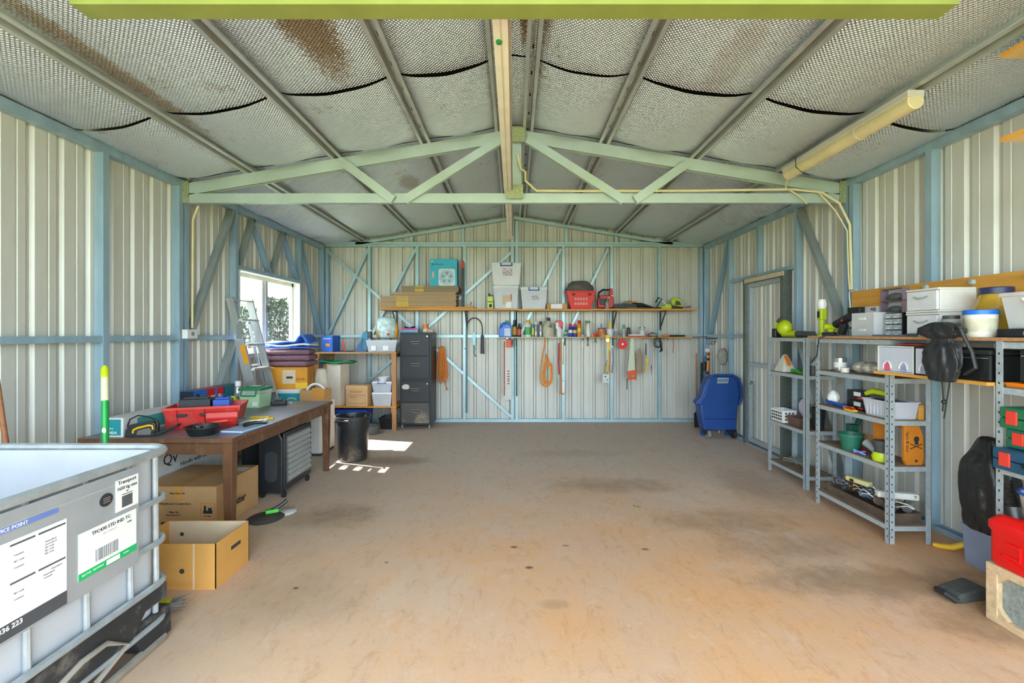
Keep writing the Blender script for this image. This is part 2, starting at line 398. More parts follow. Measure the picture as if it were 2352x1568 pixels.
# ---------------------------------------------------------------- wall framing
XI = 2.98
def stud(w, sgn, y, z0, z1, wd=0.05, m=STEEL, name='stud'):
    MB().csec((sgn*(XW-.004), y, z0), (sgn*(XW-.004), y, z1), (-sgn, 0, 0), wd, XW-.004-XI, flip=(sgn > 0)).go(name, m, w)
def rail(w, sgn, y0, y1, z, h=0.045, m=STEEL, name='girt', dx=0):
    MB().csec((sgn*(XW-.004), y0, z), (sgn*(XW-.004), y1, z), (-sgn, 0, 0), h, XW-.006-XI-dx, flip=(sgn < 0)).go(name, m, w)
def brace(w, sgn, y0, z0, y1, z1, wd=0.032, m=STEELD, name='brace'):
    MB().csec((sgn*(XW-.004), y0, z0), (sgn*(XW-.004), y1, z1), (-sgn, 0, 0), wd, XW-.002-XI, flip=(sgn < 0) != (y1 > y0)).go(name, m, w)
for y in (0.35, 1.85, 3.30, 4.05, 4.12, 4.87, 7.1): stud(wl_, -1, y, 0.03, 2.72)
stud(wl_, -1, 6.34, 0.03, 2.72)
rail(wl_, -1, YF, 4.86, 1.335); rail(wl_, -1, 6.4, 7.1, 1.335)
rail(wl_, -1, YF, 7.15, 2.715, 0.065, name='top_plate'); rail(wl_, -1, YF, 7.15, 0.0, 0.04, name='bottom_plate')
rail(wl_, -1, 4.93, 6.36, 2.09, 0.045, name='window_header'); rail(wl_, -1, 4.93, 6.36, 1.12, 0.045, name='window_sill_plate')
brace(wl_, -1, 4.82, 2.71, 4.2, 1.4, .045); brace(wl_, -1, 4.85, 1.32, 4.2, 0.05, .045)
for (a, b_, c, d) in ((4.96, 2.14, 5.21, 2.71), (5.915, 2.71, 5.62, 2.14)): brace(wl_, -1, a, b_, c, d)
for (a, b_, c, d) in ((5.23, 2.71, 5.6, 2.14), (5.93, 2.71, 6.29, 2.14), (6.43, 2.71, 7.03, 1.38)): brace(wl_, -1, a, b_, c, d, m=STEEL)
for y in (0.35, 1.85, 3.25, 4.0, 4.07, 4.80, 6.3, 7.1): stud(wr_, 1, y, 0.03, 2.72)
stud(wr_, 1, 5.55, 2.1, 2.72)
rail(wr_, 1, YF, 4.8, 1.335); rail(wr_, 1, 5.9, 7.1, 1.335)
rail(wr_, 1, YF, 7.15, 2.715, 0.065, name='top_plate'); rail(wr_, 1, YF, 4.95, 0.0, 0.04, name='bottom_plate'); rail(wr_, 1, 5.9, 7.15, 0.0, 0.04, name='bottom_plate')
rail(wr_, 1, 4.82, 6.3, 2.09, 0.04, name='door_header')
brace(wr_, 1, 4.77, 2.71, 4.1, 1.42, .045); brace(wr_, 1, 4.77, 1.33, 4.15, 0.05, .045); brace(wr_, 1, 6.39, 2.71, 7.0, 1.38, .04, STEEL)
# back wall frame
YI = 7.17
BST = M('gable_steel', '#adc8cd', 0.38, 0.35, 0.14, 3)
def bx_(x): return (x-CX)*YI/F
def bz_(y): return EYE-(y-CY)*YI/F
def bstud(x, z0, z1, wd=0.045, m=BST, name='stud'):
    MB().csec((x-wd/2, YB-.004, z0), (x-wd/2, YB-.004, z1), (0, -1, 0), wd, YB-.004-YI, flip=False).go(name, m, wb_)
def brail(x0, x1, z, h=0.045, m=BST, name='girt'):
    MB().csec((x0, YB-.004, z), (x1, YB-.004, z), (0, -1, 0), h, YB-.006-YI, flip=True).go(name, m, wb_)
for p in (848, 958, 1067, 1294, 1405, 1515): bstud(bx_(p), 0.03, 2.77)
for p in (1177, 1187): bstud(bx_(p), 0.03, 3.17)
bstud(-XI+.03, .03, 2.74, .05, STEEL); bstud(XI-.03, .03, 2.74, .05, STEEL)
for p in (945, 1063, 1300, 1415): bstud(bx_(p), 2.82, zroof(bx_(p))-.05, .04)
brail(-XI, XI, 2.765, .035, name='top_plate'); brail(-XI, XI, 2.803, .035, name='top_plate')
brail(-XI, XI, 1.33); brail(-XI, XI, 0.0, .045, BST, 'bottom_plate')
for s in (-1, 1):
    MB().csec((0, YB-.004, zroof(0)-.04), (s*2.5, YB-.004, zroof(2.5)-.04), (0, -1, 0), .045, YB-.006-YI, flip=(s > 0)).go('gable_rafter', BST, wb_)
def bstrap(x0, y0, x1, y1, w=.042, m=BST):
    MB().bar((bx_(x0), YI-.003, bz_(y0)), (bx_(x1), YI-.003, bz_(y1)), .002, w, up=V(0,-1,0).cross(V(bx_(x1)-bx_(x0), 0, bz_(y1)-bz_(y0)).normalized())).go('cross_strap', m, wb_)
for q in ((748, 572, 1180, 962), (1178, 576, 748, 964)): bstrap(*q)
for q in ((843, 570, 752, 766), (952, 570, 850, 770), (1286, 570, 1192, 770), (1394, 570, 1300, 770)):
    MB().csec((bx_(q[0]), YB-.004, bz_(q[1])), (bx_(q[2]), YB-.004, bz_(q[3])), (0, -1, 0), .04, YB-.002-YI, flip=True).go('brace', BST, wb_)

# ---------------------------------------------------------------- ceiling: roof sheet, foil blanket, purlins
PX = [-2.38, -1.6, -0.8, -0.125, 0.125, 0.81, 1.63, 2.4]
b = MB()
for s in (-1, 1): b.add([(0, YF-.2, zroof(0)+.13), (s*(XW+.25), YF-.2, zroof(XW+.25)+.13), (s*(XW+.25), YB+.2, zroof(XW+.25)+.13), (0, YB+.2, zroof(0)+.13)], [(0, 1, 2, 3)])
ceil_ = struct(b.go('ceiling', DARKC, solid=.01), 'steel roof with sagging silver foil insulation between purlins')
EX = [-3.03]+PX+[3.03]
YS = [YF, 0.55, 1.8, 3.08, 4.14, 5.35, 7.22]
rnd = random.Random(3)
for j in range(len(YS)-1):
    y0, y1 = YS[j]+.006, YS[j+1]-.006
    for i in range(len(EX)-1):
        x0, x1 = EX[i], EX[i+1]; wdt = x1-x0; base = .085 if wdt > .4 else .02; jit = rnd.uniform(.9, 1.1)
        def fn(u, v, x0=x0, x1=x1, y0=y0, y1=y1, j=j, base=base, jit=jit):
            x = x0+(x1-x0)*u; y = y0+(y1-y0)*v; sag = 4*u*(1-u)
            if j == 2: s = .4+.3*v
            elif j == 3: s = (.85+.4*v) if v < .82 else (1.178-1.1*(v-.82)/.18)
            elif j == 4: s = .1+.8*v
            elif j == 5: s = .25+.7*math.sin(PI*v)*(1-.4*v)
            else: s = .8
            z = zroof(x)+.058-base*jit*s*sag**.8 + .003*math.sin(x*23+y*9)*math.sin(y*11)
            return (x, y, z)
        MB().sheet(fn, 12, 14).go('insulation_panel', FOIL, ceil_, smooth='all')
for x in PX:
    z = zroof(x); b = MB(); sg = 1 if x > 0 else -1
    pr_ = [(-.046, .008), (-.046, 0), (-.022, 0), (-.017, .055), (.017, .055), (.022, 0), (.046, 0), (.046, .008)]
    q = [(x+a, yy, z+c-.165*a*sg) for yy in (YF-.1, YB-.01) for a, c in pr_]
    b.add(q, [(i, i+1, 9+i, 8+i) for i in range(7)])
    po = b.go('purlin', PURL, ceil_, solid=.0025)
    if x in (0.125, 0.81, -0.8):
        b = MB()
        for k in range(18): b.box(x-.006, 1.75+k*.3, z+.05, x+.006, 1.79+k*.3, z+.053)
        b.go('purlin_slots', DARKC, po)

# ---------------------------------------------------------------- roof truss over the middle of the shed
YT = 4.15
tr = thing('roof_truss', 'pale steel roof truss with green grass bounce in its colour, crossing under the foil ceiling', 'roof truss', (0, YT, 2.575))
def tz(z): return z-2.575
for s in (-1, 1):
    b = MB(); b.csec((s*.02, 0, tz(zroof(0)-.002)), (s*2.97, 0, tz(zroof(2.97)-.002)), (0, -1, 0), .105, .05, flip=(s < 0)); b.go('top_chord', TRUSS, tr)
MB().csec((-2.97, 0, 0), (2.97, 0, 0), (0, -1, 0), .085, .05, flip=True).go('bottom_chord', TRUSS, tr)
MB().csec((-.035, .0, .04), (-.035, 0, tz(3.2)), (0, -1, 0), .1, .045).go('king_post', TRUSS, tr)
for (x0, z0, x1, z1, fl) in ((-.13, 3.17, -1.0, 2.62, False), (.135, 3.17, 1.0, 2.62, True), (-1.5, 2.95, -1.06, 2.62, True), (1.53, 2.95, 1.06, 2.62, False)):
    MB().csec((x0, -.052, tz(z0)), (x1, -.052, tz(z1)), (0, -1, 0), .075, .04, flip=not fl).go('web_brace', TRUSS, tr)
NAIL = M('nail_plate', '#aeb58a', 0.5, 0.5, 0.5, 70, bump=.5, bs=120)
for (x0, z0, x1, z1) in ((-.045, 3.105, .1, 3.24), (-.075, 2.6, .08, 2.72)): MB().box(x0, -.1, tz(z0), x1, -.094, tz(z1)).go('nail_plate', NAIL, tr)
for s in (-1, 1): MB().box(s*2.93, -.06, tz(2.57), s*2.985, -.053, tz(2.77)).go('nail_plate', NAIL, tr)

# ---------------------------------------------------------------- window with white reveal
win = struct(MB().box(-XW-.06, WIN[0], WIN[2], -XW-.02, WIN[0]+.05, WIN[3]).box(-XW-.06, WIN[1]-.05, WIN[2], -XW-.02, WIN[1], WIN[3])
             .box(-XW-.06, WIN[0], WIN[2], -XW-.02, WIN[1], WIN[2]+.05).box(-XW-.06, WIN[0], WIN[3]-.05, -XW-.02, WIN[1], WIN[3]).go('window_1', M('cream_frame', '#ece9d2', .45)), 'white sliding window with two panes')
MB().box(-XW-.055, 5.56, WIN[2]+.05, -XW-.03, 5.61, WIN[3]-.05).go('mullion', 'cream_frame', win)
MB().box(-XW-.03, 5.61, WIN[2]+.05, -XW-.012, 5.655, WIN[3]-.05).go('sash_stile', M('grey_sash', '#b9bab8', .4, .3), win)
MB().box(-XW-.012, 5.615, 1.66, -XW+.005, 5.645, 1.74).go('latch', DGREY, win)
for (a, c, x) in ((WIN[0]+.05, 5.57, .045), (5.6, WIN[1]-.05, .035)): MB().box(-XW-x-.002, a, WIN[2]+.05, -XW-x, c, WIN[3]-.05).go('pane', M('window_glass', '#ffffff', .02, 0, 0, alpha=.06), win)
WREV = M('white_reveal', '#e6e7ea', .5)
MB().box(-XW-.02, WIN[1]-.004, WIN[2], -XI, WIN[1]+.008, WIN[3]).go('reveal', WREV, win); MB().box(-XW-.02, WIN[0]-.008, WIN[2], -XI, WIN[0]+.004, WIN[3]).go('reveal', WREV, win)
MB().box(-XW-.02, WIN[0], WIN[3]-.004, -XI, WIN[1], WIN[3]+.008).go('reveal', WREV, win); MB().box(-XW-.02, WIN[0], WIN[2]-.008, -XI+.01, WIN[1], WIN[2]+.004).go('window_sill', WREV, win)

# ---------------------------------------------------------------- side door in the right wall
dr = struct(MB().box(XI-.03, DOOR[0]-.005, 0, XW+.01, DOOR[0]+.05, 2.09).box(XI-.03, DOOR[1]-.05, 0, XW+.01, DOOR[1]+.005, 2.09).box(XI-.03, DOOR[0], 2.03, XW+.01, DOOR[1], 2.09).go('door_1', GALVD), 'sheet steel door in a galvanised frame')
b = MB(); pr = ribs(DOOR[0]+.05, DOOR[1]-.05, .018)
for i in range(len(pr)-1):
    (u0, d0), (u1, d1) = pr[i], pr[i+1]; b.add([(XW-.01+d0, u0, .03), (XW-.01+d1, u1, .03), (XW-.01+d1, u1, 2.03), (XW-.01+d0, u0, 2.03)], [(0, 1, 2, 3)])
b.go('leaf', CLAD, dr, solid=.002)
MB().box(XI-.02, DOOR[0], 0, XW+.1, DOOR[1], .012).go('sill', GALV, dr); MB().box(XW-.004, DOOR[0]+.04, .0, XW+.004, DOOR[1]-.04, .07).go('kick_strip', GALV, dr)
for z in (.03, .98, 1.98): MB().box(XI+.01, DOOR[0]+.05, z, XW-.012, DOOR[1]-.05, z+.05).go('rail', GALV, dr)
for y in (DOOR[0]+.05, DOOR[1]-.09): MB().box(XI+.008, y, .03, XW-.012, y+.04, 2.03).go('stile', GALV, dr)
MB().box(XI-.032, DOOR[0]-.01, 2.035, XI-.02, DOOR[1]-.02, 2.085).go('head_trim', KRAFTL, dr)
MB().tube([(XI-.03, 5.6, .1), (XI-.03, 5.6, .75), (XI-.03, 5.62, .8), (XI-.03, 5.66, .8), (XI-.03, 5.68, .76)], .008).go('pull_hook', GALVD, dr)

# ---------------------------------------------------------------- overhead door rail near the opening, and centre rail
GP = M('green_painted_steel', '#8f9a4c', .4, .1, .1)
rl = struct(MB().prism([(-1.62, 2.60), (-1.66, 2.675), (-1.66, 2.9), (1.66, 2.9), (1.66, 2.675), (1.62, 2.60)], 1.66, 1.74).go('trim_1', GP), 'lime green overhead door panel edge')
MB().box(-1.66, 1.652, 2.628, 1.66, 1.66, 2.634).go('fold', M('pale_green_steel', '#a5ae74', .4), rl)
cr = thing('centre_rail', 'long cream box rail running under the ridge through the truss', 'rail', (-.055, 1.75, 2.664))
MB().box(-.035, 0, 0, .03, 4.4, .055).go('rail', CREAM, cr, bevel=.003); MB().box(.03, 0, .012, .042, 4.2, .055).go('side_lip', M('grey_lip', '#a09686', .5), cr)
MB().box(-.004, 0, -.003, .002, 4.4, 0).go('seam', M('cream_seam', '#cfc7a0', .6), cr)
MB().lathe([(0, -.014), (.012, -.01), (.014, 0)], 12, (-.01, .22, 0)).go('indicator_lamp', GREEN, cr, smooth=True)
# ================================================================ makers for repeated kinds of things
def rrect(hx, hy, r, n=5):
    out = []
    for cx_, cy_, a0 in ((hx-r, hy-r, 0), (-hx+r, hy-r, 90), (-hx+r, -hy+r, 180), (hx-r, -hy+r, 270)):
        for k in range(n+1):
            a = math.radians(a0+90*k/n); out.append((cx_+r*math.cos(a), cy_+r*math.sin(a)))
    return out
def loft(b, rings, cap0=True, cap1=True):
    n = len(rings[0]); o = len(b.v)
    for r in rings: b.v += [tuple(q) for q in r]
    for i in range(len(rings)-1):
        for k in range(n):
            a = o+i*n+k; c = o+i*n+(k+1) % n; b.f.append((a, c, c+n, a+n)); b.mi.append(b.m)
    if cap0: b.f.append(tuple(o+k for k in reversed(range(n)))); b.mi.append(b.m)
    if cap1: b.f.append(tuple(o+(len(rings)-1)*n+k for k in range(n))); b.mi.append(b.m)
    return b
def rr3(hx, hy, r, z, n=5, c=(0, 0)): return [(c[0]+x, c[1]+y, z) for x, y in rrect(hx, hy, r, n)]
def carton(name, label, loc, w, d, h, rz=0, m=KRAFT, tape=None, cat='box', group=None, seam='x'):
    t = thing(name, label, cat, loc, rz, group)
    MB().box(-w/2, -d/2, 0, w/2, d/2, h-.004).go('body', m, t, bevel=.003)
    if seam == 'x':
        for s in (-1, 1): MB().box(-w/2+.001, s*d/2 if s < 0 else .001, h-.004, w/2-.001, -.001 if s < 0 else d/2, h).go('flap', m, t)
    else:
        for s in (-1, 1): MB().box(-w/2 if s < 0 else .001, -d/2+.001, h-.004, -.001 if s < 0 else w/2, d/2-.001, h).go('flap', m, t)
    if tape:
        b = MB()
        if seam == 'x': b.box(-w/2-.001, -.025, h, w/2+.001, .025, h+.001).box(-w/2-.0012, -.025, h-.1, -w/2, .025, h).box(w/2, -.025, h-.1, w/2+.0012, .025, h)
        else: b.box(-.025, -d/2-.001, h, .025, d/2+.001, h+.001).box(-.025, -d/2-.0012, h-.1, .025, -d/2, h).box(-.025, d/2, h-.1, .025, d/2+.0012, h)
        b.go('tape', tape, t)
    return t
def tub(name, label, loc, w, d, h, rz=0, body=CLEAR, lid=WHITE, clip=BLUE, group=None, fill=None, cat='storage tub'):
    t = thing(name, label, cat, loc, rz, group)
    b = MB(); b.taper(w/2*.84, d/2*.84, w/2*.97, d/2*.97, 0, h*.9, wall=.003); b.go('body', body, t, bevel=.004)
    if lid: MB().taper(w/2, d/2, w/2*.97, d/2*.97, h*.88, h*.98).taper(w/2*.9, d/2*.9, w/2*.88, d/2*.88, h*.98, h).go('lid', lid, t, bevel=.004)
    if clip:
        MB().box(-w*.2, -d/2-.012, h*.82, w*.2, -d/2-.001, h*.87).box(-w*.2, -d/2-.012, h*.82, -w*.16, -d/2-.001, h*.98).box(w*.16, -d/2-.012, h*.82, w*.2, -d/2-.001, h*.98).go('clip_handle', clip, t, bevel=.002)
    if fill:
        MB().taper(w/2*.78, d/2*.78, w/2*.86, d/2*.86, .008, h*.7).go('contents', fill, t, bevel=.01)
    return t
def bottle(name, label, loc, r, h, body, cap, band=None, neck=.35, shoulder=.72, caph=.16, group=None, cat='bottle', seg=16, sy=1.0):
    t = thing(name, label, cat, loc, random.uniform(0, 6), group)
    hb = h*(1-caph)
    MB().lathe([(r*.92, 0), (r, h*.03), (r, hb*shoulder), (r*.9, hb*(shoulder+.08)), (r*neck*1.1, hb*.93), (r*neck, hb)], seg, sy=sy).go('body', body, t, smooth=True)
    MB().lathe([(r*neck*1.25, hb-.004), (r*neck*1.3, hb+.004), (r*neck*1.15, h), ], 12).go('cap', cap, t, smooth=True)
    if band: MB().lathe([(r*1.01, h*.12), (r*1.015, h*.13), (r*1.015, hb*shoulder*.92), (r*1.01, hb*shoulder*.93)], seg, sy=sy).go('label_band', band, t, smooth=True)
    return t
def spraycan(name, label, loc, r, h, body, cap, band=None, group=None):
    t = thing(name, label, 'spray can', loc, random.uniform(0, 6), group)
    MB().lathe([(r*.95, 0), (r, .004), (r, h*.74), (r*.75, h*.79), (r*.7, h*.8)], 16).go('can', body, t, smooth=True)
    MB().lathe([(r*.78, h*.79), (r*.8, h*.81), (r*.76, h*.97), (r*.6, h)], 14).go('cap', cap, t, smooth=True)
    if band: MB().lathe([(r*1.01, h*.3), (r*1.015, h*.31), (r*1.015, h*.52), (r*1.01, h*.53)], 16).go('label_band', band, t, smooth=True)
    return t
def jar(name, label, loc, r, h, glass, lid, fill=None, fillh=.8, cat='jar'):
    t = thing(name, label, cat, loc, 0)
    MB().lathe([(r*.9, 0), (r, .006), (r, h*.74), (r*.84, h*.83), (r*.84, h*.86)], 20).go('glass', glass, t, smooth=True)
    MB().lathe([(r*.9, h*.84), (r*.9, h*.98), (r*.84, h)], 20).go('lid', lid, t, smooth=True)
    if fill: MB().lathe([(r*.84, .006), (r*.93, .012), (r*.93, h*.72*fillh), (r*.8, h*.78*fillh)], 18).go('contents', fill, t, smooth=True)
    return t
def crumple(name, label, loc, size, m, cat='bag', seed=1, wob=.12, ss=1, shape=None, rz=0, fold=0.0):
    """soft crumpled bag: a wobbly closed form sitting on its base"""
    rnd = random.Random(seed); t = MB(); seg, rings = (34, 16) if fold else (18, 11); sx, sy, sz = size
    for i in range(rings+1):
        v = i/rings; r = (shape(v) if shape else (math.sin(PI*min(max(v*.92+.06, 0), 1))**.5))
        for k in range(seg):
            a = 2*PI*k/seg; w = 1+wob*(rnd.random()*2-1)+.06*math.sin(5*a+seed)+fold*math.sin(9*a+4*v+seed)*math.sin(PI*v)+fold*.7*math.sin(14*a-7*v)*(1-.6*v)
            t.v.append((sx/2*r*w*math.cos(a), sy/2*r*w*math.sin(a), max(0.0, sz*v+(rnd.random()-.5)*sz*.04*(0 < i < rings))))
    for i in range(rings):
        for k in range(seg):
            a = i*seg+k; b = i*seg+(k+1) % seg; t.f.append((a, b, b+seg, a+seg)); t.mi.append(0)
    t.f.append(tuple(reversed(range(seg)))); t.mi.append(0); t.f.append(tuple(rings*seg+k for k in range(seg))); t.mi.append(0)
    o = t.go(name, m, smooth='all', loc=loc, rot=(0, 0, rz), subsurf=ss)
    return tag(o, label, cat) if label else o
def arc(c, r, a0, a1, n=12, plane='xz', ry=None):
    ry = r if ry is None else ry; out = []
    for k in range(n+1):
        a = math.radians(a0+(a1-a0)*k/n); u, v = r*math.cos(a), ry*math.sin(a)
        out.append((c[0]+u, c[1], c[2]+v) if plane == 'xz' else ((c[0], c[1]+u, c[2]+v) if plane == 'yz' else (c[0]+u, c[1]+v, c[2])))
    return out

# ================================================================ cut-down bulk tank in its cage (front left)
IX, IY, HX, HY = -2.1, 1.56, .51, .565
ibc = thing('caged_water_tank', 'cut-down white bulk tank in a galvanised tube cage with label plate', 'water tank', (IX, IY, 0))
TANK = M('tank_plastic', '#c3c7ce', .38, 0, .07, 3, dirt='#b9b6b0', dscale=3.5, damt=.45)
CAGE = M('cage_tube', '#c4ccd1', .38, .55, .2, 14)
b = MB(); rnd = random.Random(5); n = 5
def wav(ring, z):
    return [(x, y, z+.006*math.sin(9*x+4*y)+.008*math.sin(5*y+1)) for x, y in ring]
ro = rrect(HX-.03, HY-.03, .09, n); ri = rrect(HX-.037, HY-.037, .085, n)
loft(b, [[(x, y, .15) for x, y in ro], [(x, y, .17) for x, y in ro], wav(ro, .872), wav(ri, .872), [(x, y, .19) for x, y in ri]], True, True)
b.go('liner', TANK, ibc, smooth=True)
for k, (z, r) in enumerate(((.868, .019), (.655, .0125), (.466, .0125), (.281, .014), (.115, .0125))):
    MB().tube([(x, y, z) for x, y in rrect(HX, HY, .1, 5)], r, 8, closed=True).go('cage_hoop', CAGE, ibc, smooth=True)
for y in (.482, .345, .15, -.06, -.27, -.48):
    for s in (-1, 1): MB().tube([(s*(HX-.022), y, .1), (s*(HX-.016), y, .3), (s*(HX-.022), y, .86)], .0115, 8).go('cage_upright', CAGE, ibc, smooth=True)
for x in (-.4, -.2, 0, .2, .4):
    for s in (-1, 1): MB().tube([(x, s*(HY-.022), .1), (x, s*(HY-.018), .3), (x, s*(HY-.022), .86)], .0115, 8).go('cage_upright', CAGE, ibc, smooth=True)
pl = MB().box(HX+.012, -.57, .44, HX+.0145, .35, .845).go('label_plate', M('zinc_plate', '#bcc4cb', .4, .5, .12, 5), ibc)
MB().box(HX+.0145, -.55, .8, HX+.016, .345, .803).go('fold_line', M('zinc_light', '#cfd5d9', .4, .4), pl)
STK = M('sticker_white', '#eeeeec', .55, 0, .04)
def yl(Y): return Y-IY
def sticker(y0, y1, z0, z1, m=STK, x=HX+.0155, name='sticker', t=.001): return MB().box(x, y0, z0, x+t, y1, z1).go(name, m, pl)
XS = HX+.0172
sticker(yl(1.796), yl(1.905), .69, .815)
txt('Transport', .021, 'ink', pl, (XS, yl(1.85), .802), ROT_ROOM_L, ax='CENTER'); txt('1650 kg max', .0185, 'ink', pl, (XS, yl(1.85), .778), ROT_ROOM_L, ax='CENTER')
MB().box(XS-.0008, yl(1.825), .7, XS, yl(1.875), .745).box(XS-.0008, yl(1.825), .75, XS, yl(1.875), .753).add([(XS, yl(1.842), .764), (XS, yl(1.858), .764), (XS, yl(1.85), .757)], [(0, 1, 2)]).go('load_symbol', M('ink_grey', '#55575a', .6), pl)
sticker(yl(1.643), yl(1.895), .5, .672); sticker(yl(1.643), yl(1.895), .5, .527, M('sticker_green', '#19b567', .5), XS-.0008, 'sticker_band')
txt('TFC430 STD IND TC', .019, 'ink', pl, (XS, yl(1.78), .652), ROT_ROOM_L, ax='CENTER'); txt('UN 31HA1/Y', .011, M('ink_faint', '#b8b9bb', .6), pl, (XS, yl(1.77), .633), ROT_ROOM_L, ax='CENTER'); txt('4.00%', .009, 'ink_grey', pl, (XS, yl(1.86), .632), ROT_ROOM_L, ax='CENTER')
b = MB(); yy = yl(1.71); rnd = random.Random(2)
while yy < yl(1.81):
    w = rnd.choice((.0015, .003, .005)); b.box(XS-.0008, yy, .54, XS, yy+w, .585); yy += w+rnd.choice((.0015, .003))
b.go('barcode', M('ink_mid', '#8b8d92', .6), pl)
MB().box(XS-.0002, yl(1.755), .504, XS+.0004, yl(1.815), .523).go('sticker_logo', STK, pl)
for yy, s in ((1.655, 'RECYCLE'), (1.70, 'RECOVERY'), (1.83, 'contact')): txt(s, .009, STK, pl, (XS+.0003, yl(yy), .515), ROT_ROOM_L)
sticker(yl(1.0), yl(1.6), .45, .75); sticker(yl(1.0), yl(1.6), .45, .497, M('sticker_black', '#4c4e54', .55), XS-.0008, 'sticker_band')
sticker(yl(1.1), yl(1.57), .783, .799, M('sticker_blue', '#6d83c8', .55), XS-.0008, 'sticker_band')
txt('IBC TICKET SERVICE POINT', .0165, STK, pl, (XS+.0004, yl(1.27), .791), ROT_ROOM_L, sx=1.0)
txt('CALL 1 800 336 223', .022, STK, pl, (XS+.0004, yl(1.27), .483), ROT_ROOM_L, bold=.0004)
for y0, y1, z in ((1.42, 1.495, .732), (1.505, 1.595, .732), (1.42, 1.495, .612), (1.505, 1.595, .612)): MB().box(XS-.0008, yl(y0), z, XS, yl(y1), z+.006).go('form_heading', 'ink_grey', pl)
for y0, z in ((1.525, .7), (1.525, .69), (1.525, .68), (1.525, .67), (1.525, .66), (1.43, .7), (1.43, .68), (1.43, .66), (1.52, .59), (1.52, .58), (1.43, .58), (1.43, .56), (1.545, .6)):
    txt(random.Random(z*y0).choice(('Neutralised', 'Corrosive 8', 'IBC code', 'Contents')), .008, 'ink_mid', pl, (XS, yl(y0), z), ROT_ROOM_L)
MB().lathe([(.026, 0), (.026, .002), (.02, .003), (0, .003)], 18, (HX+.015, yl(1.756), .757), axis='x', sx=1.1, sy=.95).go('emblem', M('emblem_black', '#3a3a3d', .4, .3), pl)
b = MB()
for dz in (-.008, 0, .008): b.box(HX+.018, yl(1.741), .757+dz-.002, HX+.019, yl(1.771), .757+dz+.002)
b.go('emblem_bars', SILV, pl)
PAL = M('pallet_black', '#2b2d2f', .6, 0, .3, 8, dirt='#8b8277', dscale=9, damt=.6)
MB().box(-HX+.01, -HY+.01, .105, HX-.005, HY-.01, .15).go('pallet_deck', PAL, ibc, bevel=.006)
for y0, y1 in ((-.555, -.40), (-.09, .09), (.40, .555)):
    for s in (-1, 1):
        MB().prism([(y0, .02), (y1, .02), (y1+(.05 if y1 < .5 else 0), .105), (y0-(.05 if y0 > -.5 else 0), .105)], s*(HX-.13), s*(HX-.004), 'x').go('pallet_foot', PAL, ibc, bevel=.004)
for s in (-1, 1): MB().tube([(s*(HX-.01), -HY+.02, .018), (s*(HX-.01), HY-.05, .018), (s*(HX-.04), HY-.015, .018), (s*.3, HY-.015, .018)], .018, 8).go('skid_tube', M('skid_tube', '#b9b3a8', .5, .3, .2, 12, dirt='#7a5a3c', dscale=8), ibc, smooth=True)
MB().prism([(.02, .12), (.33, .12), (.4, .2), (.52, .2), (.52, .268), (.3, .268), (-.3, .268), (-.3, .2), (-.05, .2)], HX-.012, HX+.004, 'x').go('side_guard', PAL, ibc, bevel=.004)
MB().tube([(HX+.012, -.12, .1), (HX+.012, .0, .17), (HX+.012, .1, .2), (HX+.012, .2, .2), (HX+.012, .3, .13), (HX+.012, .16, .08)], .011, 8).go('drain_guard', M('dusty_steel', '#a59d92', .55, .2), ibc, smooth=True)

# ================================================================ poles leaning by the tank
t = thing('broom_pole', 'bright green broom handle with lime cap leaning behind the tank', 'broom handle', (-2.08, 2.32, 0))
p0, p1 = V(0, 0, 0), V(-.26, .28, 1.215); d = p1-p0
MB().cyl(p0, p0+d*.84, .017, 12).go('shaft', M('bright_green', '#0f9c3f', .35), t, smooth=True)
MB().cyl(p0+d*.84, p0+d*.945, .0175, 12).go('white_sleeve', M('pale_sleeve', '#dfe0b0', .45), t, smooth=True)
MB().tube([p0+d*.945, p0+d*.985, p0+d], [.02, .019, .008], 12).go('cap', LIME, t, smooth=True)
MB().ball(p0+d*.71+V(.006, -.014, 0), .012, s=(1, .5, 1.6)).go('sticker', WHITE, t, smooth=True)
o = MB().cyl((-2.62, 2.45, 0), (-2.9, 2.55, 1.14), .013, 10).go('rusty_bar', M('rusty_steel', '#a8714c', .7, .2, .3, 30), smooth=True); tag(o, 'thin rust-brown bar leaning on the wall behind the tank', 'bar')

# ================================================================ work table
TX, TY, TZ = -2.385, 3.855, .70
TBR = M('dark_table_wood', '#6d4a32', .5, 0, .3, 9, stretch=(1, 1, .3), dirt='#a5886a', dscale=14, damt=.4)
tb = thing('work_table', 'dark brown wooden table with a worn grey top', 'table', (TX, TY, 0))
MB().box(-.505, -.825, .688, .505, .825, .70).go('table_top', M('worn_grey_top', '#85868a', .38, .05, .25, 4, dirt='#5f5448', dscale=6, damt=.5), tb)
b = MB().box(-.515, -.835, .672, .515, .835, .688)
for q in ((-.515, -.835, .515, -.825), (-.515, .825, .515, .835), (-.515, -.825, -.505, .825), (.505, -.825, .515, .825)): b.box(q[0], q[1], .688, q[2], q[3], .70)
b.go('edge_frame', TBR, tb)
for s in (-1, 1):
    MB().box(-.45, s*.79-.011, .585, .45, s*.79+.011, .672).go('apron', TBR, tb); MB().box(s*.47-.011, -.77, .585, s*.47+.011, .77, .672).go('apron', TBR, tb)
    for u in (-1, 1):
        MB().taper(.024, .024, .034, .034, 0, .672, c=(s*.468, u*.785)).go('leg', TBR, tb, bevel=.003)
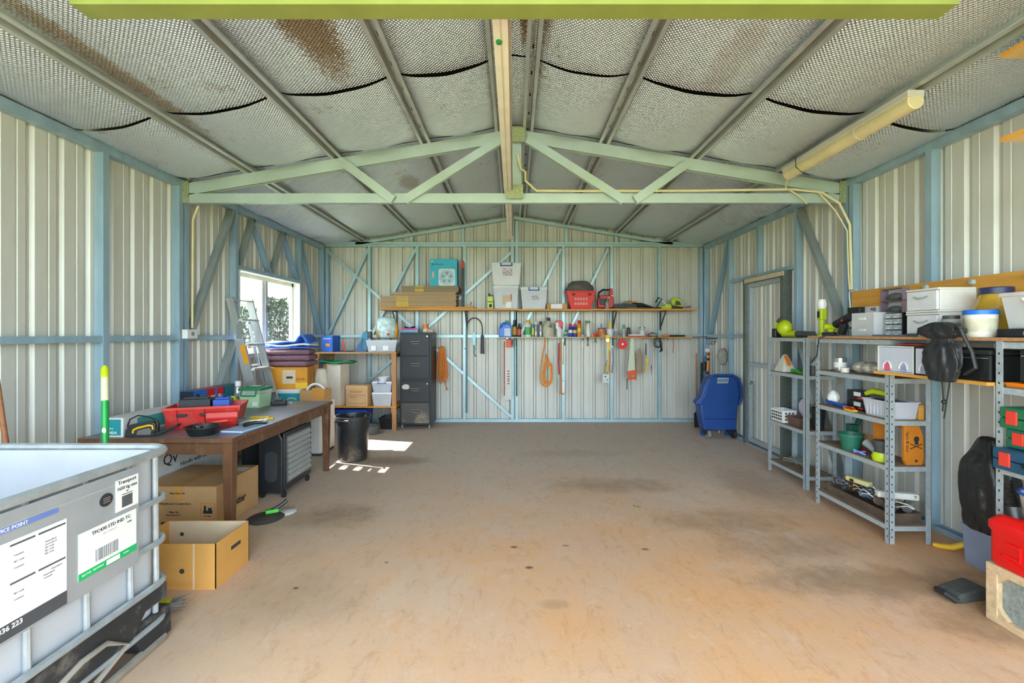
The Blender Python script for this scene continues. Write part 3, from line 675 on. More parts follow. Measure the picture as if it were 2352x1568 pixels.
# long flat carton against the wall on the table
t = carton('long_carton', 'long white carton with a teal end label against the wall on the table', (-2.695, 3.375, TZ), .13, .63, .13, 0, M('white_card', '#d9d9d6', .7), seam='y')
MB().box(-.058, -.3165, .012, .05, -.3155, .12).go('end_label', M('teal_print', '#1f8f96', .6), t); txt('Mitre', .02, WHITE, t, (-.045, -.3172, .06), ROT_FRONT); txt('LINDA', .024, WHITE, t, (-.045, -.3172, .03), ROT_FRONT, bold=.0005)
MB().box(.0645, -.2, .02, .0662, .2, .11).go('side_print', M('teal_print2', '#49a6a4', .6), t)
# red tool tray
REDF = M('faded_red', '#d2362f', .42, 0, .14, 8, dirt='#9c8a80', dscale=7, damt=.35)
t = thing('red_tool_box', 'large faded red plastic tool box lying open on the table', 'tool box', (-2.33, 3.46, TZ), -1.22)
b = MB(); b.taper(.11, .21, .145, .245, .0, .16, wall=.005); b.go('body', REDF, t, bevel=.006)
for s in (-1, 1):
    MB().box(s*.14-.006, -.245, .143, s*.14+.012*s, .245, .163).go('rim', REDF, t, bevel=.003)
for y in (-.19, -.02, .18): MB().prism([(.115, .01), (.153, .145), (.163, .145), (.125, .01)], y-.035, y+.035).go('rib', REDF, t)
MB().prism([(.12, .03), (.155, .13), (.185, .12), (.19, .08), (.15, .02)], .03, .235).go('lid_edge', REDF, t, bevel=.006)
MB().tube([(.16, .06, .03), (.185, .06, .045), (.195, .1, .055), (.195, .17, .06), (.165, .2, .05)], .012, 8).go('handle', REDF, t, smooth=True)
for y in (-.12, .02): MB().box(.152, y-.03, .1, .172, y+.03, .118).go('latch', BLACK, t, bevel=.003)
for (x, y, z, w, d_, h, m, nm) in ((-.01, -.07, .09, .14, .2, .2, BLACK, 'black_tool_pouch'), (-.01, .1, .09, .14, .11, .19, BLUE, 'blue_tool_roll')):
    o = MB().cbox((0, 0, h/2), (w, d_, h)).cbox((0, 0, h+.006), (w*.5, d_*.8, .012)).tube(arc((0, 0, h), .035, 0, 180, 8), .006, 6).go(nm, m, bevel=.012, loc=V(-2.33, 3.46, TZ)+Matrix.Rotation(-1.22, 3, 'Z') @ V(x, y, z-.084), rot=(0, 0, -1.22))
    tag(o, {'black_tool_pouch': 'black handled pouch in the red tool box', 'blue_tool_roll': 'dark blue tool roll in the red tool box'}[nm], 'tool pouch')
# bright box along the wall behind it
t = thing('tool_carton', 'blue, red and black printed carton against the wall on the table', 'box', (-2.79, 4.2, TZ))
MB().box(-.06, -.32, 0, .06, .32, .2).go('body', M('navy_card', '#14232b', .5), t, bevel=.003)
for y0, y1, c in ((-.321, -.16, '#1d6fd0'), (-.16, -.05, '#e01c24'), (-.05, -.02, '#2b7fe0'), (-.02, .07, '#e01c24'), (.09, .24, '#16707e')): MB().box(.0605, y0, .07, .0612, y1, .198).box(-.06, y0, .2002, .06, y1, .2007).go('print_panel', M('print'+c, c, .5), t)
for y, s in ((-.15, 'BOX'), (-.01, '35')): txt(s, .05, WHITE, t, (.0618, y, .12), ROT_ROOM_L, bold=.002)
# hedge trimmer handle with yellow trigger
t = thing('corded_trimmer', 'black corded trimmer with yellow trigger at the edge of the table', 'power tool', (-2.46, 3.09, TZ), .1); t.scale = (.72, .9, .85)
G = M('charcoal_tool', '#2c3033', .4, 0, .12)
out = [(-.22, 0), (-.21, .06), (-.17, .1), (-.02, .125), (.03, .12), (.05, .1), (.055, .05), (.04, .03), (.2, .085), (.24, .1), (.24, .08), (.1, .02), (0, 0)]
MB().prism(out, -.028, .028).go('motor_body', G, t, bevel=.008)
MB().tube([(-.14, -.031, .035), (-.135, -.031, .06), (-.1, -.031, .075), (0, -.031, .095), (.03, -.031, .09), (.035, -.031, .06)], .009, 8).go('trigger', YEL, t, smooth=True)
MB().prism([(-.11, .02), (-.1, .055), (.0, .075), (.02, .05), (.01, .02)], -.031, -.0285).go('grip_opening', M('grip_grey', '#77706c', .6), t)
MB().tube([(-.2, 0, .03), (-.21, 0, .09), (-.19, 0, .14), (-.14, .02, .165), (-.08, .05, .15), (-.02, .09, .11)], .006, 7).go('power_cord', BLACKR, t, smooth=True)
MB().tube([(.03, -.02, .12), (.06, -.02, .13), (.07, -.02, .09), (.06, -.02, .03)], .01, 8).go('front_guard', BLACK, t, smooth=True)
# black dish, blue folder, clamps, ruler
t = thing('black_bowl', 'round black plastic bowl on the table beside the blue folder', 'bowl', (-2.155, 3.15, TZ)); MB().lathe([(.08, 0), (.105, .055), (.112, .055), (.112, .06), (.1, .06), (.076, .006)], 26).go('dish', BLACK, t, smooth=True); MB().ball((.0, -.05, .06), .03, s=(1, .7, .8), wob=.2).go('lump_clip', BLACK, t)
t = thing('blue_folder', 'flat blue folder of papers near the corner of the table', 'folder', (-1.965, 3.36, TZ), -.1); t.scale = (.72, 1.1, 1)
MB().box(-.12, -.16, 0, .12, .16, .004).go('back_cover', M('folder_blue', '#2d78b8', .5), t); MB().box(-.113, -.154, .004, .113, .154, .012).go('papers', WHITE, t); MB().box(-.12, -.158, .012, .12, .16, .015).go('front_cover', M('folder_pale', '#9ebfe0', .5), t)
t = thing('clamp_set', 'silver and black hand clamps heaped on the blue folder', 'clamps', (-1.95, 3.4, TZ+.0155), .9); t.scale = (.8, .8, 1)
MB().tube([(-.12, .0, .02), (-.05, .02, .03), (.04, .0, .025), (.11, -.03, .03)], .013, 8).go('bar', SILV, t, smooth=True); MB().tube([(-.1, -.05, .014), (0, -.03, .02), (.09, -.08, .016)], .014, 8).go('grip', BLACK, t, smooth=True)
MB().tube(arc((.08, -.06, .03), .028, 0, 360, 12, 'xy')[:-1], .006, 6, closed=True).go('ring', SILV, t, smooth=True); MB().box(-.12, .02, .03, -.05, .07, .055).go('jaw', DGREY, t, bevel=.006)
t = thing('yellow_ruler', 'short yellow folding rule lying on the table', 'ruler', (-2.05, 3.7, TZ), .1); MB().box(-.09, -.012, 0, .09, .012, .014).go('leaf', YEL, t); MB().box(-.088, -.011, .014, .06, .011, .024).go('upper_leaf', YEL, t)
# green lidded box
t = thing('green_lid_box', 'clear box with green clip lid and green contents on the table', 'storage tub', (-2.46, 4.33, TZ), -.05)
MB().taper(.09, .09, .1, .1, 0, .17, wall=.003).go('body', GLASS, t, bevel=.006); MB().taper(.086, .086, .094, .094, .004, .13).go('contents', M('pale_green', '#8fcf62', .5), t)
MB().taper(.108, .108, .104, .104, .165, .19).box(-.06, -.06, .19, .06, .06, .2).go('lid', M('lid_green', '#177a45', .4), t, bevel=.004); MB().tube([(-.07, -.105, .165), (-.07, -.118, .12), (.07, -.118, .12), (.07, -.105, .165)], .006, 6).go('handle', 'lid_green', t, smooth=True)
MB().box(.03, -.1, .02, .08, -.099, .06).go('label_sticker', WHITE, t)
bottle('lime_bottle', 'lime green bottle beside the green lidded box on the table', (-2.645, 4.28, TZ), .04, .11, LIME, LIME, None, .6, .8)
spraycan('silver_spray_can', 'tall silver spray can behind the lime bottle on the table', (-2.67, 4.4, TZ), .034, .24, SILV, WHITE, GREY)
t = thing('white_cord_bundle', 'small white crumpled cord bundle on the table', 'cord', (-2.52, 4.1, TZ)); MB().tube([(math.cos(a*.9)*.04, math.sin(a*.9)*.03, .01+.004*(a % 3)) for a in range(16)], .006, 6).go('coil', WHITE, t, smooth=True); MB().box(-.01, -.01, .004, .03, .012, .03).go('plug', WHITE, t, bevel=.003)
t = thing('black_charger', 'small black battery charger at the far end of the table', 'charger', (-2.3, 4.45, TZ), .3); MB().box(-.07, -.04, 0, .07, .04, .045).go('base', BLACK, t, bevel=.01); MB().box(-.04, -.03, .045, .03, .03, .07).go('dock', DGREY, t, bevel=.006); MB().tube([(.07, 0, .02), (.1, .02, .02), (.11, -.02, .008)], .005, 6).go('cord', SILV, t)
# ---------------------------------------------------------------- under the table
t = thing('panel_heater', 'black upright heater with silver louvres under the table', 'heater', (-2.055, 4.1, 0))
HB = M('heater_black', '#25282b', .38, 0, .1)
MB().prism([(-.115, .05), (.095, .05), (.095, .5), (.06, .565), (-.06, .565), (-.115, .52)], -.25, .25).go('body', HB, t, bevel=.012)
MB().box(.095, -.255, .07, .115, .255, .56).go('front_frame', HB, t, bevel=.01); MB().box(.1152, -.215, .12, .117, .215, .52).go('grille_back', M('louvre_shadow', '#8b8c8c', .4, .5), t)
for k in range(8):
    z = .14+k*.047; MB().prism([(.117, z), (.135, z+.004), (.12, z+.038), (.117, z+.036)], -.215, .215).go('louvre', SILV, t)
MB().prism([(x*.055, .27+z) for x, z in [(math.cos(a*PI/8), .11*(1 if 0 < a < 8 else -1)*0+(.075 if a < 8 else -.075)+math.sin(a*PI/8)*.055) for a in range(16)]], -.256, -.25).go('end_panel', M('heater_grey', '#3a3e41', .35), t)
for x in (-.09, .09):
    for y in (-.22, .22): MB().cyl((x-.012, y, .025), (x+.012, y, .025), .025, 12).box(x-.01, y-.01, .025, x+.01, y+.01, .06).go('castor', BLACKR, t)
t = carton('brown_shipping_carton', 'big taped brown carton with black print under the table', (-2.37, 3.47, 0), .54, .53, .32, 0, M('ship_card', '#c39a68', .75, 0, .1, 6), M('tape_orange', '#cf9a4e', .4), seam='y')
txt('Tikka Mixer Bk', .018, INK, t, (-.06, -.267, .272), ROT_FRONT); txt('# Healthcare Corporation', .022, INK, t, (-.14, -.267, .2), ROT_FRONT); txt('Mixer Bx', .018, INK, t, (-.06, -.267, .14), ROT_FRONT); txt('Instruments Pack 2', .013, INK, t, (-.08, -.267, .12), ROT_FRONT)
txt('Baxter', .09, INK, t, (-.12, -.267, .035), ROT_FRONT, bold=.002); txt('Baxter', .075, INK, t, (.3212, -.2, .16), ROT_ROOM_L, bold=.002)
b = MB()
for k in range(9): b.box(.165+k*.011, -.2668, .09, .171+k*.011, -.2662, .093).box(.165+k*.011, -.2668, .2, .171+k*.011, -.2662, .203)
for k in range(11): b.box(.163, -.2668, .092+k*.01, .166, -.2662, .097+k*.01).box(.262, -.2668, .092+k*.01, .265, -.2662, .097+k*.01)
b.go('stamp_border', RED, t)
MB().box(.18, -.2668, .13, .245, -.2662, .15).box(.185, -.2668, .15, .2, -.2662, .185).box(.215, -.2668, .15, .24, -.2662, .17).go('stamp_print', INK, t); txt('UN 2800', .014, INK, t, (.183, -.267, .112), ROT_FRONT)
MB().tube([(.3212, -.25, .13), (.3212, -.25, .25)], .002, 5).tube([(.3212, -.22, .13), (.3212, -.22, .25)], .002, 5).go('upright_arrows', INK, t)
MB().box(.1, .1, .3201, .25, .2, .3207).go('white_sticker', WHITE, t)
t = carton('white_flat_carton', 'long white carton with black script under the table against the wall', (-2.80, 3.75, 0), .24, .95, .52, 0, M('white_card2', '#e2e3e2', .6), seam='y'); txt('Qv', .12, INK, t, (.1212, -.28, .42), ROT_ROOM_L); txt('Handle with care', .05, INK, t, (.1212, -.1, .35), ROT_ROOM_L)
t = thing('black_subwoofer_box', 'plain black box beside the heater under the table', 'box', (-2.32, 4.22, 0)); MB().box(-.12, -.15, 0, .12, .15, .5).go('cabinet', BLACK, t, bevel=.006); MB().box(-.1, -.152, .05, .1, -.15, .45).go('front_cloth', BLACKR, t)
# open carton in front of the table
KO = M('honey_card', '#d29a4f', .75, 0, .08, 6)
t = thing('open_produce_carton', 'open honey-brown carton with punched holes on the floor beside the tank', 'box', (-1.875, 2.64, 0))
W_, D_, H_ = .49, .31, .25
MB().box(-W_/2, -D_/2, 0, W_/2, D_/2, .004).go('bottom', KO, t)
for (x0, y0, x1, y1, nm) in ((-W_/2, -D_/2, W_/2, -D_/2+.004, 'side'), (-W_/2, D_/2-.004, W_/2, D_/2, 'side'), (-W_/2, -D_/2, -W_/2+.004, D_/2, 'end'), (W_/2-.004, -D_/2, W_/2, D_/2, 'end')):
    MB().box(x0, y0, .004, x1, y1, H_).go(nm+'_panel', KO, t)
MB().box(-W_/2+.005, D_/2-.007, .006, W_/2-.005, D_/2-.0045, H_-.002).box(-W_/2+.005, -D_/2+.0045, .006, W_/2-.005, -D_/2+.007, H_-.002).box(W_/2-.007, -D_/2+.005, .006, W_/2-.0045, D_/2-.005, H_-.002).go('pale_lining', KRAFTL, t)
MB().lathe([(.014, 0), (.014, .001), (0, .001)], 14, (.06, -D_/2-.001, .1), axis='y').go('punched_hole', DARKC, t); MB().box(W_/2, -.02, .15, W_/2+.0008, .07, .172).go('hand_slot', DARKC, t); MB().lathe([(.012, 0), (.012, .001), (0, .001)], 14, (-.16, D_/2-.009, .17), axis='y').go('punched_hole', DARKC, t)
MB().box(.12, -D_/2-.0008, 0, .128, -D_/2, H_).go('fold_crease', KRAFTL, t); crumple('contents', None, (-.02, .02, .006), (.3, .2, .12), KRAFT, seed=4).parent = t
# floor bits
t = thing('green_floor_tool', 'small grass shear tool with green battery on the floor by the table leg', 'power tool', (-1.87, 3.42, 0), .5)
MB().lathe([(.10, 0), (.11, .012), (.09, .03), (.04, .045)], 22, (0, 0, 0), sx=1.2).go('guard', M('dusty_black', '#3b3936', .6), t, smooth=True); MB().box(.0, -.025, .045, .09, .025, .07).go('battery', M('grass_green', '#4fc43a', .4), t, bevel=.006); MB().tube([(.02, 0, .05), (.1, .02, .08), (.15, .03, .11)], .014, 8).go('handle', BLACK, t, smooth=True)
o = MB().lathe([(.0, 0), (.085, 0), (.09, .004), (.085, .008), (0, .008)], 24).go('white_plate', WHITE, loc=(-1.8, 3.56, 0), smooth=True); tag(o, 'flat white round plate on the floor by the shear tool', 'plate')
t = thing('hand_brush', 'lime hand brush with grey bristles on the floor behind the tank', 'brush', (-1.74, 2.3, 0), .3); MB().box(-.1, -.025, .02, .0, .025, .05).tube([(-.1, 0, .035), (-.2, 0, .05)], .014, 8).go('handle', LIME, t, bevel=.006)
b = MB(); rnd = random.Random(9)
for k in range(70): x = rnd.uniform(-.05, .01); y = rnd.uniform(-.03, .03); b.bar((x, y, .03), (x+.07+rnd.uniform(-.01, .02), y*1.5, .008+rnd.random()*.05), .003, .003)
b.go('bristles', M('bristle_grey', '#8d847c', .8), t)['kind'] = 'stuff'

# ================================================================ behind the table: ladder, white cabinet and what is piled on it
t = thing('step_ladder', 'folded aluminium stepladder leaning on the wall by the window', 'ladder', (-2.5, 4.93, 0))
def lad(z, y): return V(-.02-.255*z, y, z)
for y in (-.175, .175):
    MB().bar(lad(0, y), lad(1.77, y), .022, .075, up=V(1, 0, 0)).go('rail', ALU, t); MB().tube([lad(0, y)+V(.0, 0, 0), lad(.03, y)], .035, 8).go('foot', BLACKR, t)
for k, z in enumerate((.24, .5, .76, 1.02, 1.28, 1.54)): MB().cbox(lad(z, 0)+V(.02, 0, 0), (.085, .33, .022)).go('tread', ALU, t, bevel=.003)
MB().cbox(lad(1.75, 0), (.1, .36, .012)).go('top_cap', ALU, t)
for y in (-.15, .15): MB().bar(lad(0, y)+V(-.09, 0, 0), lad(1.5, y)+V(-.055, 0, 0), .018, .03, up=V(1, 0, 0)).go('rear_leg', ALU, t)
for z in (.35, .7, 1.05): MB().bar(lad(z, -.15)+V(-.08, 0, 0), lad(z, .15)+V(-.08, 0, 0), .012, .02).go('rear_brace', ALU, t)
MB().cbox(lad(1.42, -.187)+V(.015, 0, 0), (.055, .002, .16)).go('grey_sticker', GREY, t); MB().cbox(lad(1.18, -.187)+V(.01, -.001, 0), (.05, .002, .2), Matrix.Rotation(-.25, 3, 'Y')).go('warning_sticker', M('warning_orange', '#f0a01c', .5), t)
t = thing('white_cabinet', 'low white cabinet behind the table under the piled boxes', 'cabinet', (-2.49, 5.38, 0)); MB().box(-.29, -.2, .03, .29, .2, .6).go('carcass', WHITE, t, bevel=.004); MB().box(-.28, -.212, .05, .0, -.201, .58).go('door', WHITE, t, bevel=.003); MB().box(.005, -.212, .05, .28, -.201, .58).go('door', WHITE, t, bevel=.003); MB().box(-.28, -.19, 0, .28, .19, .03).go('plinth', DGREY, t)
t = thing('teal_cool_box', 'teal and white cool box under the printed orange carton', 'cool box', (-2.65, 5.38, .6), .06); MB().box(-.17, -.12, 0, .17, .12, .1).go('tub', TEAL, t, bevel=.012); MB().box(-.175, -.125, .1, .175, .125, .15).go('lid', WHITE, t, bevel=.012); MB().tube([(.02, -.122, .03), (.04, -.135, .05), (.1, -.135, .05), (.12, -.122, .03)], .008, 6).go('handle', KRAFTL, t, smooth=True)
t = carton('orange_print_carton', 'orange and white printed carton under the purple cushions', (-2.66, 5.44, .752), .42, .3, .25, .2, M('orange_card', '#d9931f', .65), cat='box'); MB().box(-.06, -.1512, .06, .08, -.1502, .22).go('white_panel', KRAFTL, t); MB().box(-.02, -.1516, .12, .05, -.151, .145).go('black_print', INK, t); MB().box(.08, -.1512, .0, .212, -.1502, .07).go('yellow_panel', YEL, t); txt('BOSTIK', .028, INK, t, (.09, -.1518, .11), ROT_FRONT)
PUR = M('purple_fabric', '#84626f', .85, 0, .25, 12, bump=.15)
for k, (z, dx) in enumerate(((1.006, 0.0), (1.075, .01), (1.143, -.01))):
    o = MB().cbox((0, 0, .034), (.5, .36, .064)).go('seat_cushion', PUR, bevel=.03, smooth=True, loc=(-2.69+dx, 5.5, z), rot=(0, 0, .1*k)); tag(o, ('lowest', 'middle', 'topmost')[k]+' purple cushion of the stack under the window', 'cushion', 'purple cushions under the window')
t = thing('blue_tarp', 'folded blue and white striped tarp on the purple cushions', 'tarp', (-2.68, 5.5, 1.216), .1)
rnd = random.Random(11)
for k in range(3):
    z = .004+.028*k
    MB().sheet(lambda u, v, z=z, k=k: (-.25+.5*u, -.17+.34*v, z+.012*math.sin(7*u+k*2)*math.sin(4*v+k)+(.09*max(0, 1-((u-.82)/.13)**2) if k == 2 else 0)+.012), 20, 10).go('tarp_fold', (M('tarp_blue', '#2f62c4', .6), M('tarp_white', '#dfe5f0', .6), M('tarp_blue2', '#3a74d8', .6))[k], t, solid=.02, smooth='all')
t = thing('vacuum_carton', 'open carton with a white vacuum hose behind the table', 'box', (-2.31, 5.3, .6), -.05)
for (x0, y0, x1, y1) in ((-.14, -.1, .14, -.096), (-.14, .096, .14, .1), (-.14, -.096, -.136, .096), (.136, -.096, .14, .096)): MB().box(x0, y0, 0, x1, y1, .15).go('panel', KRAFT, t)
MB().box(-.139, -.099, 0, .139, .099, .004).go('bottom', KRAFT, t)
MB().box(.01, -.104, .05, .15, -.101, .17).go('flap', M('flap_orange', '#cf8f3c', .7), t); MB().tube(arc((.0, 0, .1), .11, 10, 170, 14), .014, 10).go('hose', WHITE, t, smooth=True); MB().ball((.02, 0, .07), .07, s=(1.2, 1, .8)).go('vacuum_body', WHITE, t, smooth=True); MB().box(.03, -.03, .1, .1, .03, .145).go('vacuum_filter', DGREY, t, bevel=.01)
o = crumple('cloth_bag', 'cream cloth bag hanging below the purple cushions', (-2.33, 5.5, .6), (.14, .12, .38), M('cream_cloth', '#cfc6b4', .85), seed=8, shape=lambda v: .35+.65*math.sin(PI*min(1, .25+.55*v)))
# ================================================================ rubbish bin and small floor things at the back left
t = thing('black_dustbin', 'large dusty black dustbin with clip handles beside the table', 'dustbin', (-1.79, 5.05, 0))
DB = M('bin_black', '#26282a', .42, 0, .2, 5, dirt='#8a7f72', dscale=4, damt=.6)
MB().lathe([(.14, 0), (.15, .01), (.182, .44), (.195, .445), (.197, .49), (.185, .492), (.178, .44), (.143, .02)], 28).go('tub', DB, t, smooth=True)
for a in (-1.7, 1.4):
    c, s = math.cos(a), math.sin(a); MB().tube([(c*.2-s*.07, s*.2+c*.07, .44), (c*.24-s*.07, s*.24+c*.07, .47), (c*.24+s*.07, s*.24-c*.07, .47), (c*.2+s*.07, s*.2-c*.07, .44)], .012, 8).go('handle', DGREY, t, smooth=True)
MB().sheet(lambda u, v: ((.1+.075*v)*math.cos(2*PI*u), (.1+.075*v)*math.sin(2*PI*u), .38+.08*v+.02*math.sin(17*u*PI)), 30, 4).go('bin_liner', BLACK, t, solid=.003)
t = thing('blue_crate', 'bright blue plastic crate under the wooden shelf', 'crate', (-2.35, 6.72, 0)); MB().taper(.2, .15, .22, .17, 0, .3, wall=.008).go('body', BLUE, t, bevel=.004)
for k in range(6): MB().box(-.17+k*.06, -.168, .1, -.14+k*.06, -.16, .24).go('slot', DARKC, t)
o = MB().lathe([(.12, 0), (.13, .02), (.13, .11), (.125, .11), (.12, .03)], 22, sx=1.1).go('grey_pan', M('pan_grey', '#6f7071', .5), smooth=True, loc=(-2.04, 6.37, 0)); tag(o, 'round grey metal pan on the floor under the wooden shelf', 'pan')
t = thing('black_tray', 'black plastic planting tray on the floor beside the filing cabinet', 'tray', (-1.865, 6.75, 0)); MB().taper(.08, .12, .1, .15, 0, .17, wall=.006).go('tray', BLACK, t, bevel=.004); MB().box(-.105, -.158, .163, .105, -.15, .175).go('rim', BLACK, t)

# ================================================================ wooden shelf in the corner
WD = M('raw_pine', '#b98552', .65, 0, .25, 8, stretch=(1, 1, .3))
ws = thing('wooden_shelf', 'rough pine two-tier shelf in the back corner', 'shelf', (-2.27, 6.8, 0))
MB().box(-.6, -.3, 1.11, .585, .3, 1.13).go('upper_board', CHIP, ws); MB().box(-.6, -.3, .335, .585, .3, .355).go('lower_board', TIMBX, ws)
for x in (-.57, .55):
    for y in (-.265, .265): MB().box(x-.03, y-.02, 0, x+.03, y+.02, 1.11).go('leg', WD, ws)
    for z in (1.045, .27): MB().box(x-.045 if x > 0 else x+.03, -.285, z, x-.03 if x > 0 else x+.045, .285, z+.065).go('bearer', WD, ws)
t = carton('blue_drill_box', 'blue and orange printed box on the pine shelf', (px(760, 6.65), 6.65, 1.13), .2, .16, .235, -.35, M('box_blue', '#2a5fb0', .55)); MB().box(-.1012, -.081, .0, -.1, .081, .232).go('orange_end', M('box_orange', '#d98a2b', .55), t); txt('SIDCHROME', .024, WHITE, t, (-.065, -.0812, .19), ROT_FRONT); MB().box(-.02, -.0812, .08, .05, -.0806, .12).go('picture', ORANGE, t)
t = thing('red_pruner', 'red handled pruner standing beside the blue printed box', 'hand tool', (px(790, 6.6), 6.6, 1.13)); MB().tube([(.03, 0, .0), (.0, 0, .07), (-.02, 0, .15)], [.008, .011, .013], 8).go('handle', RED, t, smooth=True); MB().tube([(.02, 0, .008), (.07, .02, .01), (.12, 0, .012)], .008, 6).go('blade', DGREY, t); MB().box(-.03, -.02, 0, .1, .03, .008).go('sheath', BLACK, t)
t = thing('teal_dustpan', 'teal dustpan standing on edge on the pine shelf', 'dustpan', (px(828, 6.65), 6.7, 1.13), .2); MB().prism([(-.09, 0), (.07, 0), (.1, .25), (.06, .3), (.02, .28)], -.015, .015).go('pan', M('dustpan_teal', '#1d7fa0', .4), t, bevel=.004); MB().prism([(-.09, 0), (.07, 0), (.0, .05), (.02, .2)], -.05, -.015).go('lip', M('dustpan_blue', '#174f84', .4), t)
t = tub('clear_parts_bin', 'clear plastic bin of small parts on the pine shelf', (px(880, 6.62), 6.66, 1.13), .46, .26, .19, 0, fill=M('mixed_parts', '#a9a49c', .7, 0, .6, 30), lid=None, clip=None); MB().box(-.15, -.122, .02, -.08, -.12, .09).box(.02, -.122, .02, .1, -.12, .09).go('white_cards', WHITE, t); MB().ball((.06, -.1, .06), .012).go('red_knob', RED, t)
PB = M('print_bag', '#cfe3e2', .5, 0, .5, 14, dirt='#3f9f8c', dscale=11, damt=.9)
t = thing('printed_bag', 'plump white, teal and orange printed bag on the clear parts bin', 'bag', (px(886, 6.66), 6.7, 1.325)); crumple('bag_body', None, (0, 0, 0), (.26, .15, .32), PB, seed=3, wob=.05, shape=lambda v: (.75+.35*math.sin(PI*v*.8+.2)) if v < .92 else .72).parent = t
for s in (-1, 1): crumple('orange_side', None, (s*.12, .03, 0), (.1, .1, .25), M('bag_orange', '#eda321', .5), seed=5).parent = t
MB().ball((.05, -.085, .06), .022, s=(1, .4, .8)).go('red_badge', RED, t, smooth=True)
jar('dark_jar', 'small dark jar with white lid beside the printed bag', (px(850, 6.6), 6.6, 1.325), .035, .12, DGREY, WHITE)
# lower tier
t = carton('tall_cream_carton', 'tall cream carton standing on the lower pine shelf', (px(768, 6.55), 6.66, .355), .26, .2, .6, -.3, M('cream_card', '#ddd2bf', .75)); MB().box(-.161, -.101, .45, -.1, -.1, .59).go('tape_patch', KRAFT, t)
o = MB().sheet(lambda u, v: (-.26+.5*u, -.12+.24*v, .02+.02*math.sin(9*u)*math.cos(7*v)-.02*abs(u-.5)), 14, 8).go('green_plastic_sheet', M('bag_green', '#1f8f52', .5), solid=.01, smooth='all', loc=(px(772, 6.55), 6.62, .966)); tag(o, 'crumpled green plastic bag lying on the tall cream carton', 'bag')
t = carton('archive_box', 'kraft archive box with printed panel on the lower pine shelf', (px(822, 6.55), 6.62, .355), .32, .2, .29, -.08, M('archive_card', '#d4ab7a', .75)); MB().box(-.164, -.105, .235, .164, .105, .296).go('lid', 'archive_card', t, bevel=.003); MB().tube([(x, -.1015, z) for x, z in ((-.13, .04), (.13, .04), (.13, .16), (-.13, .16))], .002, 5, closed=True).go('printed_frame', M('navy_ink', '#3f4a66', .6), t); txt('RECORDS', .022, 'navy_ink', t, (-.1, -.1012, .13), ROT_FRONT); MB().box(-.1, -.106, .2, .08, -.1, .212).go('hand_hole', M('tan_hole', '#b58335', .7), t)
tub('grey_white_tub', 'lower clear tub with white lid on the lower pine shelf', (px(879, 6.55), 6.6, .355), .29, .2, .2, 0, M('milky_plastic', '#c9ccd2', .35, alpha=.8), WHITE, None, fill=M('mixed_grey', '#9a9a9a', .7, 0, .4, 20), group=None)
tub('blue_clip_tub', 'upper clear tub with blue clip on the lower pine shelf', (px(879, 6.55), 6.6, .557), .29, .2, .15, 0, M('milky_plastic2', '#c3ccd8', .35, alpha=.75), WHITE, BLUE, fill=M('mixed_blue', '#8f9aa8', .7, 0, .5, 22))
o = MB().lathe([(.04, 0), (.085, .06), (.088, .06), (.084, .055), (.04, .006)], 22).go('white_bowl', WHITE, smooth=True, loc=(px(878, 6.55), 6.6, .708)); tag(o, 'white bowl on top of the blue clip tub', 'bowl')

# ================================================================ filing cabinets: two stacked
FC = M('cabinet_black', '#272c2f', .45, .2, .15, 5)
for k, (z, h, lab) in enumerate(((.055, .665, 'lower black two-drawer filing cabinet with a worn bottom edge'), (.722, .69, 'upper black two-drawer filing cabinet of the stacked pair'))):
    t = thing('filing_cabinet', lab, 'filing cabinet', (-1.445, 6.88, 0 if k == 0 else z), 0, 'stacked filing cabinets')
    zz = z if k == 0 else 0
    MB().box(-.23, -.215, zz, .23, .22, zz+h).go('carcass', FC, t, bevel=.003)
    for d_ in range(2):
        z0 = zz+.03+d_*(h-.045)/2; z1 = z0+(h-.045)/2-.012
        dw = MB().box(-.205, -.235, z0, .205, -.216, z1).go('drawer', FC if (k, d_) != (0, 0) else M('cabinet_worn', '#4a4a48', .5, .2, .2, 4, dirt='#b39f86', dscale=2.5, damt=.8), t, bevel=.004)
        zc = z0+(z1-z0)*.62
        MB().tube([(-.07, -.24, zc+.012), (-.05, -.243, zc-.018), (.05, -.243, zc-.018), (.07, -.24, zc+.012)], .006, 6, closed=True).go('handle', M('worn_brass', '#a39a88', .4, .5), dw, smooth=True); MB().box(-.045, -.239, zc-.013, .045, -.236, zc+.008).go('handle_recess', DARKC, dw)
        if d_ == (1 if k == 1 else 1) and True: MB().lathe([(.011, 0), (.011, .008), (0, .008)], 10, (.175, -.244, z1-.03), axis='y').go('lock', SILV, dw)
    if k == 0:
        for x in (-.2, .2):
            for y in (-.18, .18): MB().cyl((x-.012, y, .022), (x+.012, y, .022), .022, 10).box(x-.012, y-.012, .02, x+.012, y+.012, .056).go('castor', GREY, t)
        crumple('torn_sticker', None, (-.14, -.2375, .58), (.11, .004, .075), M('torn_paper', '#c9c7c2', .8), seed=2, wob=.3, ss=0).parent = t
t = thing('pink_blue_box', 'pink and blue box of black cable on the filing cabinet', 'box', (-1.555, 6.86, 1.4125)); MB().box(-.12, -.08, 0, .12, .08, .06).go('tray', M('cyan_card', '#57c3e0', .5), t); MB().box(-.122, -.0815, .03, .122, -.0805, .06).go('pink_band', M('pink_card', '#e0559a', .5), t); MB().tube([(.08*math.cos(a*1.1)-.02, .05*math.sin(a*1.1), .07+.02*math.sin(a*2.3)) for a in range(22)], .008, 6).go('black_cable', BLACKR, t, smooth=True)
bottle('orange_top_bottle', 'squat pale bottle with orange top on the filing cabinet', (-1.33, 6.84, 1.4125), .042, .125, M('pale_amber', '#e3c9a0', .4), ORANGE, WHITE, .8, .6, .45)
